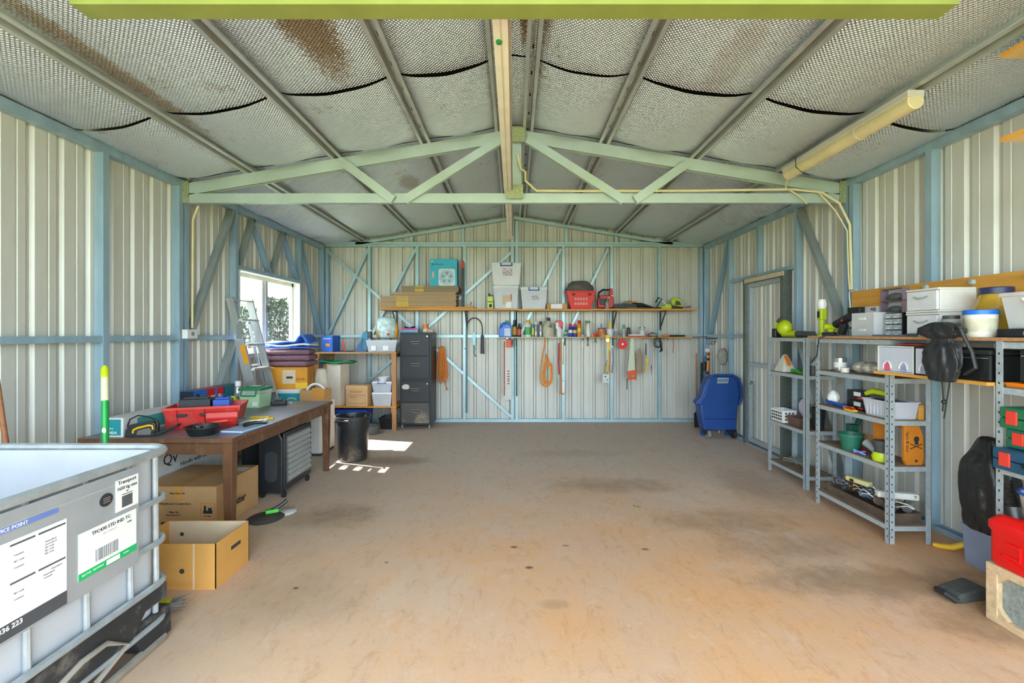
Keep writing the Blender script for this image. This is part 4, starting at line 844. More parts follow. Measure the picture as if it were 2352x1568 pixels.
o = MB().box(-.04, -.03, 0, .04, .03, .045).box(-.042, -.032, .035, .042, .032, .047).go('small_card_box', M('salmon_card', '#dba887', .7), bevel=.002, loc=(-1.255, 6.84, 1.4125)); tag(o, 'small salmon card box on the filing cabinet edge', 'box')
# ================================================================ back wall shelves
YS_ = 6.86
us = thing('upper_wall_shelf', 'long orange timber shelf high on the back wall', 'shelf', (0, 7.0, 1.745))
for (x0, x1, z, m, y0) in ((px(935, YS_), px(1190, YS_), .0, TIMBX, -.15), (px(1190, YS_)+.003, px(1362, YS_), -.006, TIMBX, -.14), (px(1362, YS_)+.003, px(1602, YS_), .0, TIMBX, -.14), (px(872, YS_), px(935, YS_)-.003, .0, CHIP, -.15)):
    MB().box(x0, y0, z, x1, .17, z+.025).go('board', m, us)
BRK = M('bracket_dark', '#4b4a46', .6, .2)
for p in (905, 1067, 1182, 1405, 1515):
    x = px(p, 7.1)+.03
    MB().box(x-.012, -.13, -.012, x+.012, .17, -.001).box(x-.012, .15, -.3, x+.012, .17, -.012).bar((x, -.1, -.014), (x, .155, -.26), .018, .006).go('bracket', BRK, us)
ls = thing('lower_wall_shelf', 'narrow low shelf of pale and orange boards on the back wall', 'shelf', (0, 7.03, 1.328))
MB().box(px(1146, 6.95), -.09, 0, px(1340, 6.95), .14, .016).go('board', M('pale_board', '#cfc3a4', .6, 0, .15), ls); MB().box(px(1340, 6.95)+.003, -.09, .002, px(1590, 6.95), .14, .016).go('board', TIMBX, ls)
MB().bar((px(1590, 6.95), .0, .008), (px(1640, 6.85), .02, .02), .05, .012).go('board', M('brown_board', '#7c5a3a', .6), ls)
for p in (1182, 1294, 1405, 1515): x = px(p, 7.1)+.03; MB().box(x-.01, -.07, -.01, x+.01, .14, 0).box(x-.01, .125, -.12, x+.01, .14, -.01).go('bracket', BRK, ls)
Z1, YU = 1.7705, 6.98
def ux(p): return px(p, 6.88)
# flattened cardboard
FC1 = M('flat_card', '#b79b78', .8, 0, .2, 5, stretch=(.3, 1, 30)); FC2 = M('flat_card_grey', '#9a8871', .8, 0, .2, 5, stretch=(.3, 1, 30))
z = Z1; k = 0
for (a, c, h, m, lab) in ((874, 1088, .03, TIMBX, 'two thin ply offcuts under the flattened cardboard'), (873, 1048, .16, FC1, 'thickest bundle of flattened cardboard on the high shelf'), (900, 1048, .065, FC1, 'thin middle bundle of flattened cardboard on the high shelf'), (925, 1054, .09, FC2, 'top bundle of flattened cardboard under the blue fan box')):
    t = thing('cardboard_bundle' if k else 'ply_offcuts', lab, 'cardboard' if k else 'boards', ((ux(a)+ux(c))/2, 7.0, z), 0, 'flattened cardboard on the high shelf' if k else None)
    w = ux(c)-ux(a); n = 2 if k == 0 else max(3, int(h/.02)); dz = h/n; rnd = random.Random(k)
    for i in range(n):
        j = rnd.uniform(-.02, .02); MB().box(-w/2+j, -.145+rnd.uniform(-.005, .012), i*dz, w/2+j*.5, .145, (i+1)*dz-.002).go('sheet' if k else 'board', m, t)
    if k in (1, 3): MB().box(-w*.28, -.147, .0, -w*.12, -.1455, h-.003).box(-w*.28, -.147, h-.0015, -w*.12, .1, h-.0005).go('tape_band', M('tape_yellow', '#c9a73a', .5), t)
    z += h; k += 1
t = thing('fan_carton', 'bright blue fan carton standing on the flattened cardboard', 'box', ((ux(988)+ux(1050))/2, 6.95, z)); w, h = ux(1050)-ux(988), .405
MB().box(-w/2, -.08, 0, w/2, .1, h).go('body', M('fan_blue', '#38b6d6', .5), t, bevel=.002); loft(MB(), [[(x+.05, -.0805, zz+.13) for x, zz in rrect(.125, .128, .03)], [(x+.05, -.082, zz+.13) for x, zz in rrect(.125, .128, .03)]]).go('fan_picture', M('fan_white', '#dfe4ea', .5), t)
MB().lathe([(.115, 0), (.115, -.001), (0, -.001)], 24, (.05, -.0825, .125), axis='y').go('fan_guard', M('fan_pale', '#a9cfe0', .5), t)
for a in range(5): MB().lathe([(.022, 0), (.022, -.001), (0, -.001)], 10, (.05+.065*math.cos(a*1.257+.3), -.084, .125+.065*math.sin(a*1.257+.3)), axis='y').go('fan_blade', M('blade_grey', '#9a9aa2', .5), t)
MB().lathe([(.018, 0), (.018, -.001), (0, -.001)], 12, (.05, -.0845, .125), axis='y').go('fan_hub', WHITE, t); txt('Mini Box Fan', .034, M('fan_ink', '#135f8a', .5), t, (-w/2+.025, -.081, .325), ROT_FRONT, bold=.001); MB().box(-w/2+.03, -.0812, .12, -w/2+.06, -.0804, .21).go('price_tag', KRAFTL, t); MB().lathe([(.012, 0), (.012, -.001), (0, -.001)], 12, (-w/2+.03, -.0806, .37), axis='y').go('badge', WHITE, t)
t = thing('black_red_case', 'slim black case with red top behind the blue fan carton', 'case', (ux(1060), 7.06, Z1+.031)); MB().box(-.015, -.06, 0, .02, .06, .6).go('shell', BLACK, t, bevel=.004); MB().box(-.016, -.061, .6, .021, .061, .71).go('red_end', RED, t, bevel=.004)
t = thing('twisted_twigs', 'small heap of pale wood scraps on the high shelf', 'wood scraps', (ux(1075), 6.93, Z1+.031)); MB().tube([(-.06, 0, .01), (0, .01, .03), (.05, 0, .015)], .012, 7).go('scrap', KRAFTL, t); MB().tube([(.03, .01, .01), (.045, .02, .08)], .007, 6).go('scrap', M('scrap_brown', '#8c6c4c', .8), t); MB().ball((.0, 0, .015), .018).go('scrap', KRAFTL, t)
t = thing('lime_canister', 'square lime canister with black top on the high shelf', 'canister', (ux(1126), 6.93, Z1)); t.scale = (.8, 1, 1); MB().box(-.055, -.04, 0, .055, .04, .19).go('can', LIME, t, bevel=.006); MB().box(-.05, -.035, .19, .05, .035, .205).cyl((-.02, 0, .205), (-.02, 0, .235), .016, 10).go('top', BLACK, t); MB().box(-.045, -.0408, .1, .045, -.0402, .11).box(-.02, -.0408, .02, .03, -.0402, .07).go('print', INK, t)
def utub(a, c, top, base, lab, z0, clip, milky, fill=None):
    w = ux(c)-ux(a); return tub('lidded_tub', lab, ((ux(a)+ux(c))/2, 6.98, z0), w, .26, (base-top)*6.88/F, 0, milky, WHITE, clip, 'lidded white tubs on the high shelf', fill)
MILK = M('milky_tub', '#dfe0e6', .35, 0, .05, alpha=.88); MILK2 = M('milky_tub_clear', '#dcdfe6', .3, 0, .05, alpha=.6)
t = utub(1132, 1192, 655, 709, 'lower clear tub of papers under the tall white tub', Z1, None, MILK2, M('papers_fill', '#d8d4cc', .7, 0, .3, 12)); MB().box(-.05, -.122, .06, .06, -.12, .2).go('paper_card', KRAFTL, t); MB().box(.07, -.122, .12, .09, -.12, .22).go('red_tag', RED, t); MB().box(-.0, -.124, .01, .08, -.122, .1).go('white_card', WHITE, t)
t = utub(1128, 1198, 602, 654, 'tall white tub with blue handle, topmost on the high shelf', Z1+.357, BLUE, MILK); MB().box(-.06, -.124, .14, .09, -.122, .25).go('picture_label', M('label_mixed', '#d8c6d0', .5, 0, .6, 30, dirt='#3a5fae', dscale=22, damt=1), t)
t = utub(1195, 1257, 660, 711, 'clear tub with blue handle beside the red basket', Z1-.006, BLUE, MILK2, M('papers_fill2', '#dfe0e2', .7, 0, .3, 12)); MB().box(-.04, -.122, .14, .07, -.12, .2).go('picture_label', 'label_mixed', t)
t = carton('labelled_carton', 'small low carton with a white label on the high shelf', (ux(1279), 6.95, Z1-.006), .31, .16, .085, 0, KRAFT); MB().box(-.09, -.0812, .008, .08, -.0804, .078).go('white_label', WHITE, t)
# red shopping basket
t = thing('red_basket', 'bright red shopping basket stuffed with a grey bag', 'basket', (ux(1334), 6.97, Z1-.005)); BR = M('basket_red', '#e3120f', .4, 0, .06)
MB().taper(.15, .1, .215, .14, .0, .25, wall=.006).go('shell', BR, t, bevel=.004); MB().taper(.225, .15, .225, .15, .25, .272, wall=.018, floor=.0).go('rim', BR, t, bevel=.004)
for z0 in (.06, .13):
    for k in range(5): zc = z0+.02; yw = -(.1+.04*zc/.25)-.002; MB().box(-.1+k*.042, yw-.002, z0, -.07+k*.042, yw+.001, z0+.04).go('slot', M('slot_pale', '#e89a90', .6), t)
for x in (-.14, .1): MB().box(x, -.142, .2, x+.05, -.134, .235).go('grid_slot', M('slot_dark', '#7d1410', .6), t)
o = crumple('grey_stuffed_bag', 'dusty grey and black fabric bag in the red basket', (ux(1334), 6.97, Z1+.13), (.4, .24, .3), M('dusty_grey_cloth', '#6b6560', .9, 0, .4, 9, dirt='#2c2b2a', dscale=3, damt=.9), seed=12, wob=.1, shape=lambda v: .72+.38*math.sin(PI*v) if v < .85 else .7)
# chainsaw
t = thing('red_chainsaw', 'red petrol chainsaw with black handle on the high shelf', 'chainsaw', (ux(1393), 6.96, Z1+.012)); CR = M('saw_red', '#c31f1c', .38)
MB().prism([(-.12, 0), (.1, 0), (.125, .06), (.12, .17), (.02, .2), (-.09, .19), (-.125, .12)], -.05, .07).go('engine', CR, t, bevel=.012); MB().box(-.1, -.062, .05, .02, -.05, .14).go('side_cover', BLACK, t, bevel=.008); MB().tube([(-.11, 0, .17), (-.1, 0, .24), (-.04, 0, .28), (.06, 0, .28)], .015, 8).go('handle', BLACK, t, smooth=True); MB().prism([(.05, .2), (.11, .2), (.1, .3), (.06, .3)], -.04, .04).go('hand_guard', CR, t, bevel=.008)
MB().prism([(.12, .06), (.3, .075), (.46, .06), (.48, .03), (.44, .01), (.12, .01)], -.005, .005).go('bar', BLACK, t); MB().cyl((.04, -.055, .16), (.04, -.066, .16), .018, 12).go('fuel_cap', ORANGE, t)
t = bottle('green_cap_bottle', 'little printed bottle with green cap before the red chainsaw', (ux(1394), 6.862, Z1), .032, .135, M('printed_dark', '#a89a98', .5, 0, .6, 40), GREEN, None, .6, .8, .2)
t = thing('black_long_sheath', 'long flat black saw sheath lying along the high shelf', 'sheath', (ux(1455), 6.885, Z1), 0); MB().box(-.3, -.025, 0, .42, .02, .022).go('sheath', BLACK, t, bevel=.006); MB().box(-.1, -.03, .0, .05, -.025, .024).go('clip', DGREY, t)
t = thing('old_drill', 'old beige corded tool with orange switch behind the black sheath', 'power tool', (ux(1450), 7.05, Z1)); BG = M('tool_beige', '#a08a68', .55); MB().tube([(-.14, 0, .02), (-.11, 0, .07), (-.05, 0, .1), (.03, 0, .11)], [.018, .02, .022, .028], 10).go('grip', BG, t, smooth=True); MB().cyl((.02, 0, .0), (.02, 0, .11), .045, 14).go('motor', BG, t, smooth=True); MB().box(.05, -.02, .1, .12, .02, .125).go('switch', ORANGE, t, bevel=.005); MB().tube([(.06, 0, .07), (.2, 0, .07), (.4, 0, .02)], [.035, .03, .012], 10).go('nose', BLACK, t, smooth=True)
# lime hedge trimmer
t = thing('lime_hedge_trimmer', 'lime and black cordless trimmer at the end of the high shelf', 'power tool', (ux(1542), 6.97, Z1), 0)
MB().prism([(-.16, 0), (.02, 0), (.03, .05), (-.02, .09), (-.1, .045), (-.18, .04)], -.04, .04).go('body', LIME, t, bevel=.01); MB().prism([(.03, .06), (.18, .03), (.2, .06), (.16, .15), (.06, .175), (.02, .14)], -.04, .04).go('motor_cover', LIME, t, bevel=.012); MB().prism([(.07, .06), (.17, .055), (.15, .11), (.09, .13)], -.043, -.0405).go('vent', DGREY, t)
MB().tube([(-.2, -.02, .03), (-.16, -.045, .1), (-.13, -.05, .15), (-.18, -.03, .17), (-.21, 0, .1)], .011, 8).go('front_handle', BLACK, t, smooth=True); MB().tube([(-.15, -.046, .16), (-.08, -.05, .08), (-.03, -.05, .02)], .008, 6).go('white_stripe', WHITE, t, smooth=True); MB().box(.0, -.03, .0, .2, .03, .03).go('battery', BLACK, t, bevel=.005)
for k in range(4): MB().bar((.2, 0, .02), (.29+.02*k, -.03+.02*k, .03+.015*(k % 2)), .008, .006).go('cutter_blade', BLACK, t)

# ---------------------------------------------------------------- row of bottles and cans on the low shelf
Z2, YL = 1.3445, 6.985
def lx(p): return px(p, YL-.04)
def lh(a): return (774-a)*6.95/F
t = thing('blue_jug', 'blue jug with teal cap and white label at the end of the low shelf', 'jug', (lx(1160), YL, Z2)); h = lh(741)
MB().prism([(-.095, 0), (.095, 0), (.095, .17), (.06, h-.02), (.0, h-.02), (-.03, h-.05), (-.085, .13)], -.045, .045).go('body', M('jug_blue', '#1d6fe0', .35), t, bevel=.012); MB().box(-.01, -.047, .01, .085, -.0452, .13).go('label', M('jug_label', '#c9d8ee', .5), t); MB().cyl((.03, 0, h-.02), (.03, 0, h+.03), .024, 12).go('cap', TEAL, t); MB().tube([(-.08, 0, .12), (-.06, 0, .18), (-.02, 0, .21), (.02, 0, .215)], .014, 8).go('handle', 'jug_blue', t, smooth=True)
for (p, r, top, bc, cc, bd, nm, lab) in (
    (1182, .036, 735, '#3a332c', '#1b1b1d', '#b98d2f', 'weed_bottle', 'dark bottle with black cap and gold band beside the blue jug'),
    (1193, .03, 743, '#20232a', '#26262a', '#e2562c', 'degreaser_bottle', 'black capped bottle with orange and white label on the low shelf'),
    (1213, .05, 735, '#e9ead8', '#e9b41c', '#4fae6a', 'garden_bottle', 'white bottle with green print and yellow top on the low shelf'),
    (1224, .018, 738, '#3f8fd0', '#eac62a', '#e0d84a', 'slim_tube', 'slim blue and yellow tube beside the white garden bottle')):
    bottle(nm, lab, (lx(p), YL-(.045 if r < .02 else 0), Z2), r, lh(top), M('b_'+nm, bc, .4), M('c_'+nm, cc, .4), M('d_'+nm, bd, .5), .5, .74)
for p, lab in ((1231, 'first of two silver spray cans on the low shelf'), (1242, 'second silver spray can, beside the beige jug')): spraycan('silver_can', lab, (lx(p), YL, Z2), .029, lh(738), SILV, WHITE if p < 1240 else DGREY, M('grey_print', '#a9adb5', .5, 0, .5, 40), 'silver spray cans on the low shelf')
t = thing('beige_jug', 'squat beige jug with black nozzle on the low shelf', 'jug', (lx(1260), YL, Z2)); BJ = M('jug_beige', '#c4c0a6', .5); MB().lathe([(.08, 0), (.088, .01), (.088, .14), (.07, .19), (.03, .235), (.026, .25)], 20, sy=.7).go('body', BJ, t, smooth=True); MB().lathe([(.03, .245), (.03, .275), (.02, .28)], 12).box(-.04, -.012, .278, .03, .012, .3).go('nozzle', BLACK, t); MB().tube([(.02, -.06, .19), (.05, -.065, .14), (.0, -.064, .16)], .008, 6).go('strap', DGREY, t)
t = thing('red_white_sprayer', 'white bottle with red trigger head on the low shelf', 'spray bottle', (lx(1285), YL, Z2)); MB().lathe([(.04, 0), (.045, .01), (.045, .11), (.028, .15), (.02, .17)], 16).go('body', WHITE, t, smooth=True); MB().prism([(-.05, .15), (.03, .15), (.055, .1), (.06, .22), (.03, .25), (-.055, .25)], -.025, .025).go('trigger_head', RED, t, bevel=.006); MB().box(-.055, -.03, .12, -.01, .03, .22).go('side_shell', WHITE, t, bevel=.006)
bottle('tiny_green_bottle', 'tiny pale bottle with green cap behind the spray cans', (lx(1301), YL+.03, Z2), .022, .11, WHITE, GREEN, GREEN, .5, .7, .3)
for p, top, bc, cc, bd, lab in ((1311, 744, '#2a3fae', '#d21f2b', '#e9e9ee', 'blue and white spray can with red cap on the low shelf'), (1321, 745, '#2b3cae', '#d4262f', '#e6cf2a', 'blue spray can with yellow band and red cap'), (1331, 736, '#e88a1c', '#d81f20', '#e9d22a', 'tallest orange spray can with red cap on the low shelf')): spraycan('lubricant_can', lab, (lx(p), YL-.01+(.0), Z2), .031, lh(top), M('l'+bc+lab[:3], bc, .35), M('lc'+cc, cc, .4), M('lb'+bd, bd, .4), 'spray cans with red caps')
t = thing('green_trigger_bottle', 'white spray bottle with green trigger on the low shelf', 'spray bottle', (lx(1352), YL, Z2+.002)); MB().lathe([(.034, 0), (.036, .01), (.036, .1), (.022, .16), (.012, .2), (.012, .21)], 16).go('body', WHITE, t, smooth=True); MB().box(-.05, -.015, .215, .03, .015, .245).bar((-.03, 0, .215), (-.045, 0, .16), .01, .01).cyl((0, 0, .205), (0, 0, .22), .016, 10).go('trigger_head', GREEN, t, bevel=.004); MB().tube([(.03, 0, .23), (.07, -.02, .2), (.11, -.04, .16)], .003, 5).go('tube', KRAFT, t)
t = thing('red_tape_gun', 'small red and orange tape gun lying on the low shelf', 'hand tool', (lx(1367), YL-.04, Z2+.002)); MB().cyl((-.03, 0, .02), (.04, 0, .035), .018, 10).go('barrel', RED, t, smooth=True); MB().box(-.05, -.012, 0, -.03, .012, .04).go('end_block', ORANGE, t); MB().box(.0, -.01, 0, .05, .01, .016).go('grip', BLACK, t)
t = thing('tool_mug', 'blue and orange mug of brushes on the low shelf', 'mug', (lx(1383), YL, Z2+.002)); MB().lathe([(.05, 0), (.058, .012), (.058, .13), (.053, .13), (.048, .01)], 20).go('mug', M('mug_print', '#e07a28', .4, 0, .3, 20, dirt='#e7dd6a', dscale=12, damt=.8), t, smooth=True); MB().lathe([(.06, .118), (.06, .134), (.052, .134)], 20).go('rim', BLUE, t, smooth=True); MB().tube([(.02, 0, .05), (.06, 0, .19)], .006, 6).go('brush_handle', TIMB, t); MB().tube([(-.01, 0, .05), (-.005, .01, .2)], .005, 6).go('pencil', BRK, t); MB().prism([(-.03, .0), (.03, .0), (.0, .07)], -.062, -.059).go('grey_motif', GREY, t)
t = thing('white_tool_cup', 'white cup holding a fat yellow handle on the low shelf', 'cup', (lx(1402), YL, Z2+.002)); MB().lathe([(.045, 0), (.056, .12), (.052, .12), (.042, .01)], 18).go('cup', M('cup_white', '#dcdfe8', .45), t, smooth=True); MB().box(-.016, -.016, .02, .016, .016, .25).go('yellow_handle', YEL, t, bevel=.005)
bottle('grey_small_bottle', 'small grey bottle with cream cap on the low shelf', (lx(1416), YL, Z2+.002), .028, .12, GREY, CREAM, None, .5, .5, .25)
bottle('green_nozzle_bottle', 'white glue bottle with pointed green nozzle on the low shelf', (lx(1434), YL, Z2+.002), .029, .185, M('glue_white', '#c9c6cf', .45), M('nozzle_green', '#13a556', .4), M('glue_label', '#b5a4ae', .5), .5, .8, .3)
jar('dark_lid_jar', 'dark small jar behind the glue bottle on the low shelf', (lx(1446), YL+.03, Z2+.002), .028, .14, DGREY, BLACK)
jar('glass_cream_jar', 'glass jar with pale contents on the low shelf', (lx(1477), YL, Z2+.002), .05, .15, GLASS, M('lid_pewter', '#a6a392', .4, .5), M('pale_fill', '#cfd6d2', .6), .8)
t = thing('red_hacksaw', 'red framed hacksaw lying along the front of the low shelf', 'saw', (lx(1463), YL-.062, Z2+.002)); MB().box(-.16, -.008, .0, .15, .008, .012).go('back', RED, t, bevel=.002); MB().box(-.14, -.004, .018, .08, .004, .034).go('blade', WHITE, t); MB().ball((.16, 0, .016), .018).go('knob', RED, t, smooth=True)
t = thing('grey_sander_dome', 'grey domed sanding pad on the low shelf', 'sander', (lx(1502), YL+.03, Z2+.002)); MB().lathe([(.08, .012), (.07, .045), (.03, .065), (.0, .068)], 20).go('dome', GREY, t, smooth=True); MB().lathe([(.085, 0), (.085, .012), (0, .012)], 20).go('pad', BLACK, t)
t = thing('black_orange_rod', 'black rod with orange grip at the end of the low shelf', 'rod', (lx(1545), YL, Z2+.002)); MB().cyl((-.14, 0, .014), (-.04, 0, .014), .014, 10).go('grip', ORANGE, t, smooth=True); MB().cyl((-.04, 0, .014), (.2, 0, .014), .013, 10).go('shaft', BLACK, t, smooth=True)

# ---------------------------------------------------------------- hanging things on the back wall (hung on hooks of the low shelf and studs)
YH = 6.93
def hx(p): return px(p, YH)
def hz(y): return pz(y, YH)
def hook(t, x, z, y=.0, reach=.2): MB().tube([(x, y, z-.02), (x, y-.008, z-.03), (x, y-.014, z-.015)], .003, 5).tube([(x, y, z-.02), (x, y, z+.005), (x, y+reach, z+.005)], .003, 5).go('hook', BRK, t)
t = thing('line_trimmer', 'thin line trimmer with black curved cable and grip hung on the back wall', 'trimmer', (hx(1068), 7.135, .15)); MB().cyl((0, 0, 0), (0, 0, 1.37), .012, 10).go('shaft', M('trimmer_teal', '#5f8289', .4, .4), t, smooth=True); MB().tube([(0, 0, 1.36)]+arc((.125, 0, 1.32), .125, 175, 0, 14, ry=.17)+[(.25, 0, 1.2)], .008, 8).go('drive_cable', BLACK, t, smooth=True); MB().cyl((.25, 0, 1.22), (.25, 0, .93), .024, 12, .03).go('grip', DGREY, t, smooth=True); MB().tube([(0, .0, 1.0), (-.03, -.01, 1.01)], .006, 6).tube([(0, 0, 1.2), (0, .05, 1.2)], .005, 6).go('bracket', BLACK, t)
t = thing('teal_blade_tool', 'teal blade on a twisted steel hook hung beside the line trimmer', 'hand tool', (hx(1086), 7.14, hz(820))); MB().prism([(-.02, .18), (.022, .18), (.03, .3), (.0, .385), (-.025, .32)], -.006, .006).go('blade', M('blade_teal', '#8fc0c6', .4, .3), t); MB().tube([(0, 0, .18), (.01, 0, .12), (0, 0, .07), (.015, -.01, .02), (.03, 0, .0)], .009, 7).go('hook', M('dark_teal', '#4d757e', .4, .4), t, smooth=True); MB().cyl((0, 0, .36), (0, .06, .36), .005, 6).go('nail', BRK, t)
t = thing('extension_lead', 'bundle of bright orange extension cord hung beside the filing cabinet', 'extension cord', (px(1014, 7.1), 7.1, pz(893, 7.1))); OC = M('cord_orange', '#ee8d12', .45); OC2 = M('cord_orange_dark', '#d86f10', .45); rnd = random.Random(4)
for k in range(9):
    x = -.055+.012*k; l = rnd.uniform(-.05, .06)
    MB().tube([(x*.6, .02, .66), (x, -.01-.004*(k % 3), .5), (x*1.15+rnd.uniform(-.01, .01), -.02, .3), (x*1.3+.01, -.01, .16+l), (x*1.3+.03, .0, .12+l), (x*1.3+.05, .01, .17+l), (x*.9+.05, .01, .35), (x*.6+.01, .02, .66)], .0055, 6).go('cord_loop', OC if k % 2 else OC2, t, smooth=True)
MB().tube([(.05, 0, .14), (.06, 0, .06), (.085, 0, .01)], .006, 6).go('tail', OC2, t); MB().cyl((.08, 0, .02), (.09, 0, -.02), .013, 8).go('plug', OC2, t); MB().cyl((0, -.02, .66), (0, .13, .66), .006, 6).go('peg', BRK, t)
t = thing('white_level_sign', 'long white and red steel measure hung under the blue jug', 'measure', (hx(1165), YH+.06, hz(919))); MB().box(-.065, 0, 0, .065, .008, .92).go('board', M('sign_white', '#d8d8d0', .5, 0, .12, 8), t); MB().box(-.055, -.0015, .06, -.035, -.0005, .9).go('red_scale', M('scale_red', '#b5472c', .6, 0, .3, 20), t)
for z0 in (.28, .24, .31, .35, .39, .43): MB().box(.0, -.0015, z0, .035, -.0005, z0+.016).go('marking', M('mark_brown', '#8c3f28', .6), t)
MB().box(-.012, .003, .92, .012, .006, .945).go('hanger', SILV, t)
t = thing('orange_tin', 'orange and navy tin under the end of the low shelf', 'tin', (hx(1171), YH-.0, hz(797))); MB().box(-.055, -.03, 0, .02, .03, .115).go('can', M('tin_orange', '#e8521f', .45), t, bevel=.004); MB().box(.02, -.03, .0, .058, .03, .115).go('side', M('tin_mix', '#5a4a44', .5, 0, .5, 25, dirt='#f0a020', dscale=14, damt=.9), t, bevel=.004); MB().box(-.05, -.004, .115, .05, .004, .124).go('hanger', BRK, t)
t = thing('green_stake', 'dark green garden stake hung on the back wall', 'stake', (hx(1187), YH+.07, hz(911))); MB().cyl((0, 0, 0), (0, 0, .93), .011, 10).go('rod', M('stake_green', '#2f5f5c', .5), t, smooth=True); MB().cyl((0, 0, .9), (0, .1, .9), .004, 6).go('nail', BRK, t)
t = thing('orange_hose', 'loop of orange air hose hung from the low shelf', 'hose', (hx(1257), YH, hz(887))); OH = M('hose_orange', '#ee8f24', .42)
for (w_, z0, top, dx) in ((.085, 0, .73, -.02), (.07, .03, .5, .005), (.05, .05, .42, .01)):
    pts = [(dx-.02, 0, top)]+[(dx-w_*math.sin(PI*q/12)*(1 if q < 12 else 1)-0*q, .005*q/12, z0+.1+(top-z0-.1)*(1-q/6)) if q < 6 else (dx-w_*math.cos(PI*(q-6)/8), .006, z0+.11-.11*math.sin(PI*(q-6)/8)) for q in range(1, 15)]+[(dx+w_*.9, .01, z0+.3), (dx+.01, .012, top*.66)]
    MB().tube(pts, .011, 8).go('hose_loop', OH, t, smooth=True)
hook(t, -.04, .745, 0, .1)
t = thing('ratchet_strap', 'red and orange ratchet straps hung from the low shelf', 'strap', (hx(1289), YH, hz(905))); MB().tube([(-.035, 0, .78), (-.04, .0, .5), (-.03, 0, .3)], .012, 6).go('red_strap', M('strap_red', '#b9343a', .7), t, smooth=True); MB().bar((-.005, 0, .8), (-.01, 0, .02), .016, .006).go('orange_strap', M('strap_orange', '#dd7a35', .7), t); MB().bar((.035, 0, .8), (.03, 0, .45), .014, .006).go('tan_strap', M('strap_tan', '#cc9f5c', .7), t); MB().box(.01, -.012, .02, .055, .004, .2).go('ratchet', M('ratchet_grey', '#b9c3c3', .4, .4), t, bevel=.004); MB().tube([(-.03, 0, .02), (.03, 0, .0), (.05, 0, .01)], .009, 6).go('end_hook', 'strap_orange', t); hook(t, 0, .82, 0, .1)
t = thing('white_brush_tool', 'slim white paint brush hung under the low shelf', 'brush', (hx(1338), YH, hz(797))); MB().box(-.011, -.004, 0, .011, .004, .1).go('handle', WHITE, t, bevel=.003); hook(t, 0, .125, 0, .1)
t = thing('steel_shears', 'small dark steel shears hung under the spray bottle', 'shears', (hx(1350), YH, hz(796))); MB().tube([(-.01, 0, .14), (.0, 0, .05), (.012, 0, .01)], .006, 6).tube([(.01, 0, .14), (0, 0, .05), (-.012, 0, .01)], .006, 6).go('blades', DGREY, t); hook(t, 0, .145, 0, .1)
t = thing('steel_snips', 'small teal handled snips hung under the tape gun', 'snips', (hx(1368), YH, hz(787))); MB().tube([(-.02, 0, .0), (.0, 0, .05), (.01, 0, .075)], .007, 6).tube([(.02, 0, .0), (0, 0, .05), (-.01, 0, .075)], .007, 6).go('handles', M('snip_teal', '#35605f', .5), t); hook(t, 0, .082, 0, .1)
t = thing('yellow_level', 'yellow spirit level hung on the low shelf', 'spirit level', (hx(1396), YH-.01, hz(852)), 0); MB().prism([(-.045, .55), (.025, .55), (.03, .42), (.045, .3), (.03, .3), (-.03, .44)], -.012, .012).go('head', YEL, t, bevel=.003); MB().lathe([(.026, 0), (.026, .004), (0, .004)], 16, (-.008, -.017, .47), axis='y').go('vial', SILV, t); MB().box(.02, -.01, .0, .045, .01, .33).go('orange_blade', M('level_orange', '#df8230', .5), t); MB().box(-.02, -.01, .05, .008, .01, .42).go('pale_blade', M('level_pale', '#d9dfb5', .5), t)
t = thing('yellow_clamp', 'yellow and silver clamp hung below the spirit level', 'clamp', (hx(1398), YH-.06, hz(856)), 0); MB().tube(arc((.0, 0, .07), .035, 60, 300, 12, ry=.07), .011, 8).go('frame', YEL, t, smooth=True); MB().cyl((.02, 0, 0), (.02, 0, .14), .008, 8).go('screw', SILV, t); MB().tube([(.045, .02, .0), (.06, .02, .2), (.05, .03, .38)], .006, 6).go('blue_lead', BLUE, t, smooth=True); MB().tube([(-.07, .0, .0), (-.065, 0, .1), (-.03, 0, .2)], .004, 5).go('wire', DGREY, t)
t = thing('white_bracket_plate', 'flat white metal bracket plate hung lowest under the level', 'bracket', (hx(1391), YH-.04, hz(878))); MB().box(-.055, -.004, 0, .05, .004, .13).go('plate', M('plate_white', '#d3dad6', .5), t); MB().box(-.025, -.0052, .085, .0, -.0042, .1).box(.01, -.0052, .035, .025, -.0042, .05).go('slot', DARKC, t); MB().tube([(.0, 0, .12), (.02, 0, .16)], .003, 5).go('wire', BRK, t)
t = thing('red_disc', 'bright red round disc hung under the low shelf', 'disc', (hx(1430), YH, hz(790))); MB().lathe([(.072, -.008), (.075, 0), (.072, .008), (0, .008)], 28, axis='y').go('disc', M('disc_red', '#f0120f', .4), t, smooth=True); MB().lathe([(.018, -.012), (.018, -.004)], 16, axis='y').go('hub', WHITE, t); MB().lathe([(.04, -.0105), (.036, -.0105), (.036, -.008), (.04, -.008)], 24, axis='y').go('ring', 'disc_red', t); hook(t, 0, .1, .0, .1)
t = thing('hand_saw', 'hand saw with orange handle hung point up under the low shelf', 'saw', (hx(1450), YH-.015, hz(876))); MB().prism([(-.01, .66), (.03, .66), (.055, .17), (-.06, .15)], -.001, .001).go('blade', M('saw_blade', '#c3c8ad', .4, .3, .2, 40), t); MB().prism([(-.065, .16), (.06, .18), (.075, .12), (.07, .02), (.045, .03), (.05, .1), (-.02, .09), (-.03, .06), (.06, .075), (.055, .045), (-.055, .02)], -.012, .012).go('handle', M('saw_orange', '#ea5a1e', .45), t, bevel=.003); MB().cyl((-.07, .0, -.12), (-.07, 0, .05), .008, 8).go('toe_rod', DGREY, t); hook(t, 0, .67, .02, .1)
